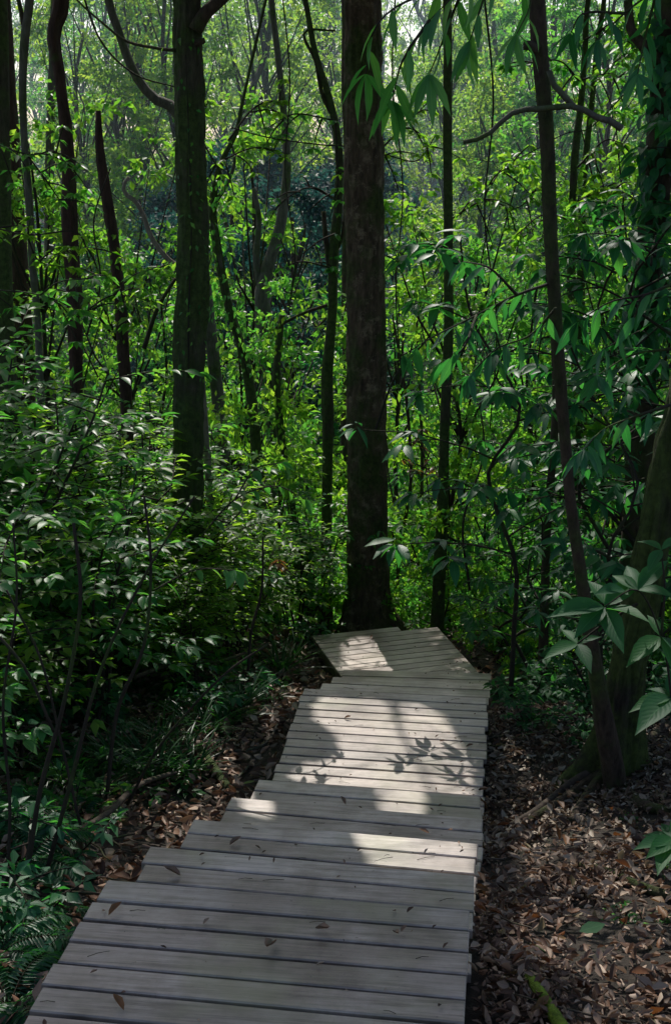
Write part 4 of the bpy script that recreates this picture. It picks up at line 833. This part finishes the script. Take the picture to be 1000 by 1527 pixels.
climber('climbing_plant', [(183, 505), (176, 420), (167, 340)], 11.5, .06, .06, 'yellow', 40, 'few yellow leaves climbing the dead snag')
climber('climbing_plant', [(400, 700), (404, 560), (396, 500)], 18, .14, .09, 'mid', 260, 'small leaved climber at the pale forking tree')
hanging('shadow_twig', [[(300, 800), (350, 745), (410, 725), (455, 745)], [(350, 745), (380, 700), (420, 690)]], 7.2, .10, 'broad', 'leafy twig added on the bank to shadow the long landing', 'branch', kind='broad', alt=.07, thick=3, trim=False, wid=.9)  # twig added to cast leaf shadows on the sunlit boards
hanging('shadow_twig', [[(230, 880), (290, 850), (350, 850)]], 6.0, .10, 'broad', 'low leafy twig added on the bank to shadow the treads', 'branch', kind='broad', alt=.08, thick=3, trim=False, wid=.9)
for i, (pth, y, w) in enumerate([([(120, -20), (150, 60), (200, 110), (262, 130)], 10.2, (3, 2)), ([(420, -20), (432, 120), (425, 260), (440, 380), (430, 470)], 10.6, (2, 2)), ([(590, -20), (585, 120), (600, 280), (590, 430), (598, 560)], 10.9, (2, 2)), ([(720, -20), (735, 150), (722, 320), (740, 480), (730, 640)], 9.0, (3, 2)), ([(940, 130), (880, 190), (840, 200), (760, 240), (690, 235)], 8.2, (2, 1)), ([(215, 520), (235, 460), (262, 415)], 9.8, (7, 5)), ([(130, 500), (150, 420), (140, 330), (165, 250)], 9.9, (3, 2)), ([(345, 190), (400, 205), (470, 215), (515, 218)], 11.8, (2, 2)), ([(560, 640), (590, 560), (640, 500), (660, 440)], 10.6, (4, 2)), ([(700, 880), (690, 780), (720, 680), (715, 600)], 9.4, (4, 2))]):
    px_log('liana', pth, y, w, 'stem', ['thin liana looping down to the green mossed tree', 'thin liana hanging straight between mossed and thick trees', 'hair thin liana beside the thick flaking trunk', 'slender liana hanging before the paired twin tree', 'thin liana sagging from the vine clothed tree', 'dark crooked stick rising to the green mossed tree', 'wiry stem rising beside the dead snag', 'thin liana crossing level into the thick trunk', 'thin bare twig slanting between thick and slender trees', 'thin bare twig standing past the lower landing'][i], 'liana', sides=6)
# sprigs at the foot of the thick tree
hanging('trunk_sprig', [[(560, 800), (566, 790), (572, 800)], [(560, 805), (556, 798)]], 11.0, .10, 'mid', 'small leafy sprig sprouting from the thick flaking trunk', 'sprig', per=5, thick=2)
hanging('rusty_sprig', [[(640, 700), (622, 655), (630, 640)], [(622, 655), (645, 690), (650, 702)], [(640, 700), (600, 685), (615, 700)]], 12.2, .13, 'red', 'sprig of rusty orange young leaves near slender tree', 'sprig', per=5, thick=2, drop=-.3)
hanging('rusty_sprig', [[(440, 860), (420, 845), (408, 840)], [(420, 845), (415, 835)]], 8.6, .07, 'red', 'withered orange sprig above the sunlit bank shrub', 'sprig', per=6, thick=2, drop=-.5)

# ------------------------------------------------------------------ things lying on the ground
def ground_log(name, pth, w, bark, label, cat='fallen branch', lift=.02, sides=9, rough=.25, group=None):
    pts, rad = [], []
    for i, q in enumerate(pth):
        a, b = q[:2]; up = q[2] if len(q) > 2 else lift; z = -.5
        for _ in range(8): p = onz(a, b, z); z = gz(p.x, p.y)+up
        pts.append(np.array(p)); rad.append((w[0]+(w[1]-w[0])*i/(len(pth)-1))/2*p.y*1.08/F)
    T = Tubes(); T.add(pts, rad, sides, rough=rough, seed=rng.uniform(0, 9), resample=.04); return tag(link(name, T.build(name, M[bark], offset=pts[0]), loc=tuple(pts[0])), label, cat, group)
ground_log('fallen_branch', [(60, 1275), (110, 1245, .06), (160, 1213, .12), (205, 1172, .16), (250, 1155, .12), (262, 1152, .1)], (11, 5), 'bark_s', 'arched brown fallen branch beside the shaded bank')
ground_log('fallen_branch', [(760, 1232, .03), (800, 1208, .04), (845, 1172, .05), (880, 1150, .06)], (12, 15), 'bark_s', 'smooth stick propped against the flared mossy roots')
ground_log('mossy_branch', [(788, 1458), (800, 1475, .04), (815, 1500, .04), (845, 1545, .03)], (17, 24), 'moss', 'bright yellow green mossy branch lying in brown litter')
ground_log('mossy_log', [(300, 1120), (322, 1150, .03), (345, 1180, .02)], (18, 15), 'bark_g', 'mossy log end lying near the stair edge', 'log')
ground_log('pale_root', [(300, 1140), (330, 1122), (372, 1118), (400, 1105), (416, 1075)], (6, 4), 'bark_l', 'pale wiry root looping over litter by the long landing', 'root')
ground_log('pale_root', [(330, 1182), (352, 1162), (375, 1135), (365, 1120)], (5, 3), 'bark_l', 'short pale root twisting near the mossy log end', 'root')
ground_log('fallen_branch', [(200, 1010, .25), (260, 990, .28), (330, 985, .25), (400, 960, .2)], (7, 4), 'bark', 'thin dark branch caught in herbs below the mossed tree')
ground_log('mossy_log', [(860, 1290), (905, 1300), (950, 1320), (1010, 1340)], (12, 16), 'bark', 'dark half buried log in the litter below the seedling', 'log')
ground_log('fallen_branch', [(820, 1120), (860, 1105), (890, 1090)], (4, 3), 'bark_s', 'thin twig leaning on litter by the thin leaning tree')
ground_log('mossy_stone', [(795, 1090), (812, 1083), (830, 1092)], (26, 22), 'bark_g', 'small mossy lump at the top of the litter slope', 'stone')
# bare stems standing in the dark of the bank
for i, (pth, y, w) in enumerate([([(40, 1310), (60, 1180), (95, 1050), (120, 900), (110, 780)], 3.9, (9, 5)), ([(0, 950), (40, 1000), (80, 1090)], 3.8, (5, 5)), ([(70, 1300), (110, 1150), (150, 1000), (215, 860), (290, 740)], 4.1, (8, 3)), ([(10, 1330), (15, 1200), (5, 1050), (25, 900), (20, 780)], 3.9, (6, 3)), ([(160, 1180), (175, 1060), (215, 960), (225, 840), (215, 740)], 5.0, (7, 4)), ([(120, 1230), (90, 1100), (60, 980), (10, 880)], 4.2, (5, 3)), ([(190, 1200), (240, 1110), (330, 1010), (400, 960)], 5.4, (5, 3)), ([(370, 1000), (375, 940), (390, 880), (392, 800)], 7.5, (5, 3))]):
    px_log('bare_stem', pth, y, w, 'stem', ['thick bare stem forking up at the bank edge', 'short bare stem slanting down into ferns', 'long bare stem slanting up toward the mossed tree', 'thin upright stem at the edge of the bank', 'bare upright stem rising under the shrub leaves', 'bare stem leaning away among the ferns', 'low bare stem slanting over the strap leaved tufts', 'slim upright stem in the sunlit herbs'][i], 'bare stem', sides=7)

# leaf litter
def litter(n, x0, x1, y0, y1, dens, mat, smin, smax, name, label, lift=.03):
    LV = Leaves(); x = rng.uniform(x0, x1, n); y = rng.uniform(y0, y1, n); k = ~on_deck(x, y, .0) & dens(x, y) & ((np.sin(x*3.3+np.sin(y*2.1)*2)*np.sin(y*2.9+np.cos(x*1.7)*2) < .45) | (rng.uniform(size=n) < .35)); x, y = x[k], y[k]; m = len(x)
    z = ground(x, y)+.018+rng.uniform(0, lift, m); a = rng.uniform(0, 6.28, m); D = np.stack([np.cos(a), np.sin(a), rng.normal(0, .3, m)], 1)
    N = np.array([0, 0, 1.0])+rng.normal(0, .62, (m, 3)); flip = rng.uniform(size=m) < .5; N[flip] *= -1
    LV.add(np.stack([x, y, z], 1), D, N, smin+(smax-smin)*rng.uniform(0, 1, m)**1.4, rng.uniform(.55, 1.3, m))
    return tag(link(name, LV.build(name, 'curl', M[mat])), label, 'leaf litter', kind='stuff')
litter(95000, .2, 4.2, 1.8, 8.6, lambda x, y: x > -.3, 'litter', .012, .052, 'leaf_litter', 'brown fallen leaves carpeting the slope beside the boardwalk')
litter(2600, .2, 4.2, 1.8, 8.6, lambda x, y: x > -.3, 'litter2', .03, .065, 'rusty_leaf_litter', 'rust coloured fallen leaves scattered through the brown litter', .04)
litter(20000, -3.6, .2, 2.2, 9.5, lambda x, y: x < .3, 'litter', .035, .075, 'bank_leaf_litter', 'dull fallen leaves under the shaded bank plants')
litter(9000, -4, 5, 8.6, 13, lambda x, y: x > -9, 'litter', .05, .09, 'valley_leaf_litter', 'fallen leaves below the lower landing')
# twigs in the litter
T = Tubes()
for _ in range(260):
    y = rng.uniform(2, 8); x = rng.uniform(.5, 3.2) if rng.uniform() < .6 else rng.uniform(-2.6, -.6)
    if on_deck(np.array(x), np.array(y), .05): continue
    a = rng.uniform(0, 6.28); L = rng.uniform(.08, .35); p = [(x+math.cos(a)*L*t+rng.normal(0, .012), y+math.sin(a)*L*t+rng.normal(0, .012), gz(x+math.cos(a)*L*t, y+math.sin(a)*L*t)+.04+rng.uniform(0, .015)) for t in (0, .35, .7, 1)]
    T.add(p, np.linspace(.004, .0018, 4)*rng.uniform(.6, 1.6), 5)
tag(link('twig_litter', T.build('twig_litter', M['bark_s'])), 'thin dry twigs strewn through the leaf litter', 'twigs', kind='stuff')
# undergrowth mass on the valley floor and far slope
def undergrowth(name, n, y0, y1, ln, mat, label, hgt):
    LV = Leaves(); y = np.sqrt(rng.uniform(y0*y0, y1*y1, n)); hw = y*.3+1.5; x = rng.uniform(-1, 1, n)*hw
    c = np.sin(x*2.1+y*.7)*np.sin(y*1.9-x*.6); z = ground(x, y)+rng.uniform(0, 1, n)**1.4*hgt*(1+.5*c); k = ~((x > -.5) & (x < 1.2) & (y < 11.2)); x, y, z = x[k], y[k], z[k]; m = len(x)
    a = rng.uniform(0, 6.28, m); LV.add(np.stack([x, y, z], 1), np.stack([np.cos(a), np.sin(a), rng.normal(-.2, .4, m)], 1), np.array([0, 0, 1.0])+rng.normal(0, .75, (m, 3)), ln*rng.uniform(.6, 1.3, m))
    tag(link(name, LV.build(name, 'small', M[mat])), label, 'undergrowth', kind='stuff')
undergrowth('valley_undergrowth', 42000, 11.0, 19, .08, 'mid', 'low green undergrowth covering the slope past the lower landing', .42)
undergrowth('slope_undergrowth', 70000, 19, 42, .15, 'mid', 'green undergrowth on the valley floor', .9)
undergrowth('hillside_undergrowth', 60000, 42, 90, .34, 'far', 'far hillside undergrowth tinted blue green for haze', 2.2)

LV = Leaves(); T = Tubes()
for _ in range(420):
    y = rng.uniform(1.9, 10.3); xc = float(np.interp(y, [-2, 3.4, 7.26, 9.1, 9.5, 10.6], [-.65, -.14, .345, .59, .55, .4])); e = rng.uniform(-1, 1); e = math.copysign(abs(e)**.6, e)*.5
    z = deckz(y)+.004
    if rng.uniform() < .7: a = rng.uniform(0, 6.28); LV.add((xc+e, y, z), (math.cos(a), math.sin(a), .1), (0, 0, 1.0), rng.uniform(.006, .024), rng.uniform(.5, 1.2))
    else:
        a = rng.uniform(-.5, .5)+(3.14 if rng.uniform() < .5 else 0); L = rng.uniform(.015, .07); T.add([(xc+e, y, z), (xc+e+math.cos(a)*L*.5, y+math.sin(a)*L*.5, z+.003), (xc+e+math.cos(a)*L, y+math.sin(a)*L, z)], [.0012, .001, .0007], 4)
tag(link('leaf_crumb_litter', LV.build('leaf_crumb_litter', 'curl', M['litter'])), 'crumbs of dead leaf scattered over the planks', 'leaf crumbs', kind='stuff')
tag(link('twig_crumb_litter', T.build('twig_crumb_litter', M['stem'])), 'tiny twigs scattered over the planks', 'twigs', kind='stuff')
# loose leaves and bits on the boards
spots = [(185, 1510, .05, 'litter2', 'small yellow leaf on the nearest planks'), (162, 1368, .05, 'litter2', 'rust brown leaf by the left plank ends'), (342, 1262, .05, 'litter', 'dark curled leaf on the shaded stair tread'), (270, 1308, .06, 'litter', 'dark curled leaf under the tread edge'), (586, 1392, .035, 'litter', 'tiny dark curl near plank ends of upper landing'), (410, 1408, .07, 'litter', 'long dry leaf on the near landing'), (470, 1387, .05, 'litter', 'dry twig like leaf on the near landing'),
         (515, 1202, .05, 'litter', 'leaf bit on the shaded fourth tread'), (655, 1107, .035, 'litter', 'dark leaf chip in the sunlit long landing'), (513, 1072, .04, 'litter', 'small leaf at the middle of the long landing'), (712, 1180, .05, 'litter', 'crumpled leaf on the long landing corner'), (552, 954, .05, 'litter', 'curled dark leaf on the lower landing'), (380, 1166, .07, 'yellow', 'fresh green leaf at the edge of long landing'), (640, 1245, .04, 'litter', 'leaf bit on the sunlit second tread'), (694, 1115, .04, 'litter', 'leaf bit by the long landing edge')]
for px, py, L, mat, lb in spots:
    z = 0.0
    for _ in range(12): p = onz(px, py, z); z = deckz(p.y)
    LV = Leaves(); a = rng.uniform(0, 6.28); LV.add((0, 0, .006), (math.cos(a), math.sin(a), .08), (0, 0, 1.0), L, .8)
    tag(link('fallen_leaf', LV.build('fallen_leaf', 'curl' if mat != 'yellow' else 'flat', M[mat]), loc=(p.x, p.y, z)), lb, 'leaf')
LV = Leaves(); LV.add((0, 0, .0), (.8, .3, .1), (0.1, -.3, 1.0), .09, 1.1)
x, y = ongr(862, 1416); tag(link('fallen_leaf', LV.build('fallen_leaf', 'flat', M['pale']), loc=(x, y, gz(x, y)+.06)), 'pale green leaf lying on sunlit brown litter', 'leaf')

# ------------------------------------------------------------------ camera, light, world
cam = bpy.data.cameras.new('camera'); cam.sensor_fit = 'VERTICAL'; cam.sensor_height = 36; cam.lens = 36*F/1527; cam.clip_start = .05; cam.clip_end = 2000
co = bpy.data.objects.new('camera', cam); COL.objects.link(co); co.location = (0, 0, CH); co.rotation_euler = (math.pi/2-PITCH, 0, 0); SC.camera = co
sun = bpy.data.lights.new('sun', 'SUN'); sun.energy = 5; sun.angle = math.radians(.4); sun.color = (1, .96, .89)
so = bpy.data.objects.new('sun', sun); COL.objects.link(so); so.rotation_euler = Vector(SV).to_track_quat('Z', 'Y').to_euler()
w = bpy.data.worlds.new('World'); SC.world = w; w.use_nodes = True; nt = w.node_tree; bg = nt.nodes['Background']
sky = nt.nodes.new('ShaderNodeTexSky'); sky.sky_type = 'NISHITA'; sky.sun_disc = False; sky.sun_elevation = SUN_EL; sky.sun_rotation = SUN_AZ; sky.air_density = 1.0; sky.dust_density = 2.5
nt.links.new(sky.outputs[0], bg.inputs[0]); bg.inputs[1].default_value = .15
hz = NT('valley haze'); vs = hz.n('ShaderNodeVolumeScatter'); vs.inputs['Color'].default_value = (.6, .82, 1, 1); vs.inputs['Density'].default_value = .0033; vs.inputs['Anisotropy'].default_value = .5
hz.l(vs.outputs[0], hz.out.inputs['Volume'])
V = np.array([(x, y, z) for z in (-8, 30) for y in (23, 95) for x in (-60, 60)]); fl = [0, 2, 3, 1, 4, 5, 7, 6, 0, 1, 5, 4, 2, 6, 7, 3, 0, 4, 6, 2, 1, 3, 7, 5]
if HAZE: tag(link('haze', mesh_np('haze', V, np.array(fl), np.full(6, 4), hz.m, smooth=False)), 'thin blue haze hanging in the valley', 'haze', kind='stuff')
cyv = SC.cycles; cyv.volume_bounces = 0
SC.view_settings.view_transform = 'Standard'; SC.view_settings.look = 'None'; SC.view_settings.exposure = 0
cy = SC.cycles; cy.use_denoising = True; cy.max_bounces = 8; cy.diffuse_bounces = 4; cy.transmission_bounces = 6; cy.glossy_bounces = 2; cy.sample_clamp_indirect = 6; cy.use_adaptive_sampling = False
print('objects', len(SC.objects), 'tris', sum(len(m.polygons) for m in bpy.data.meshes))
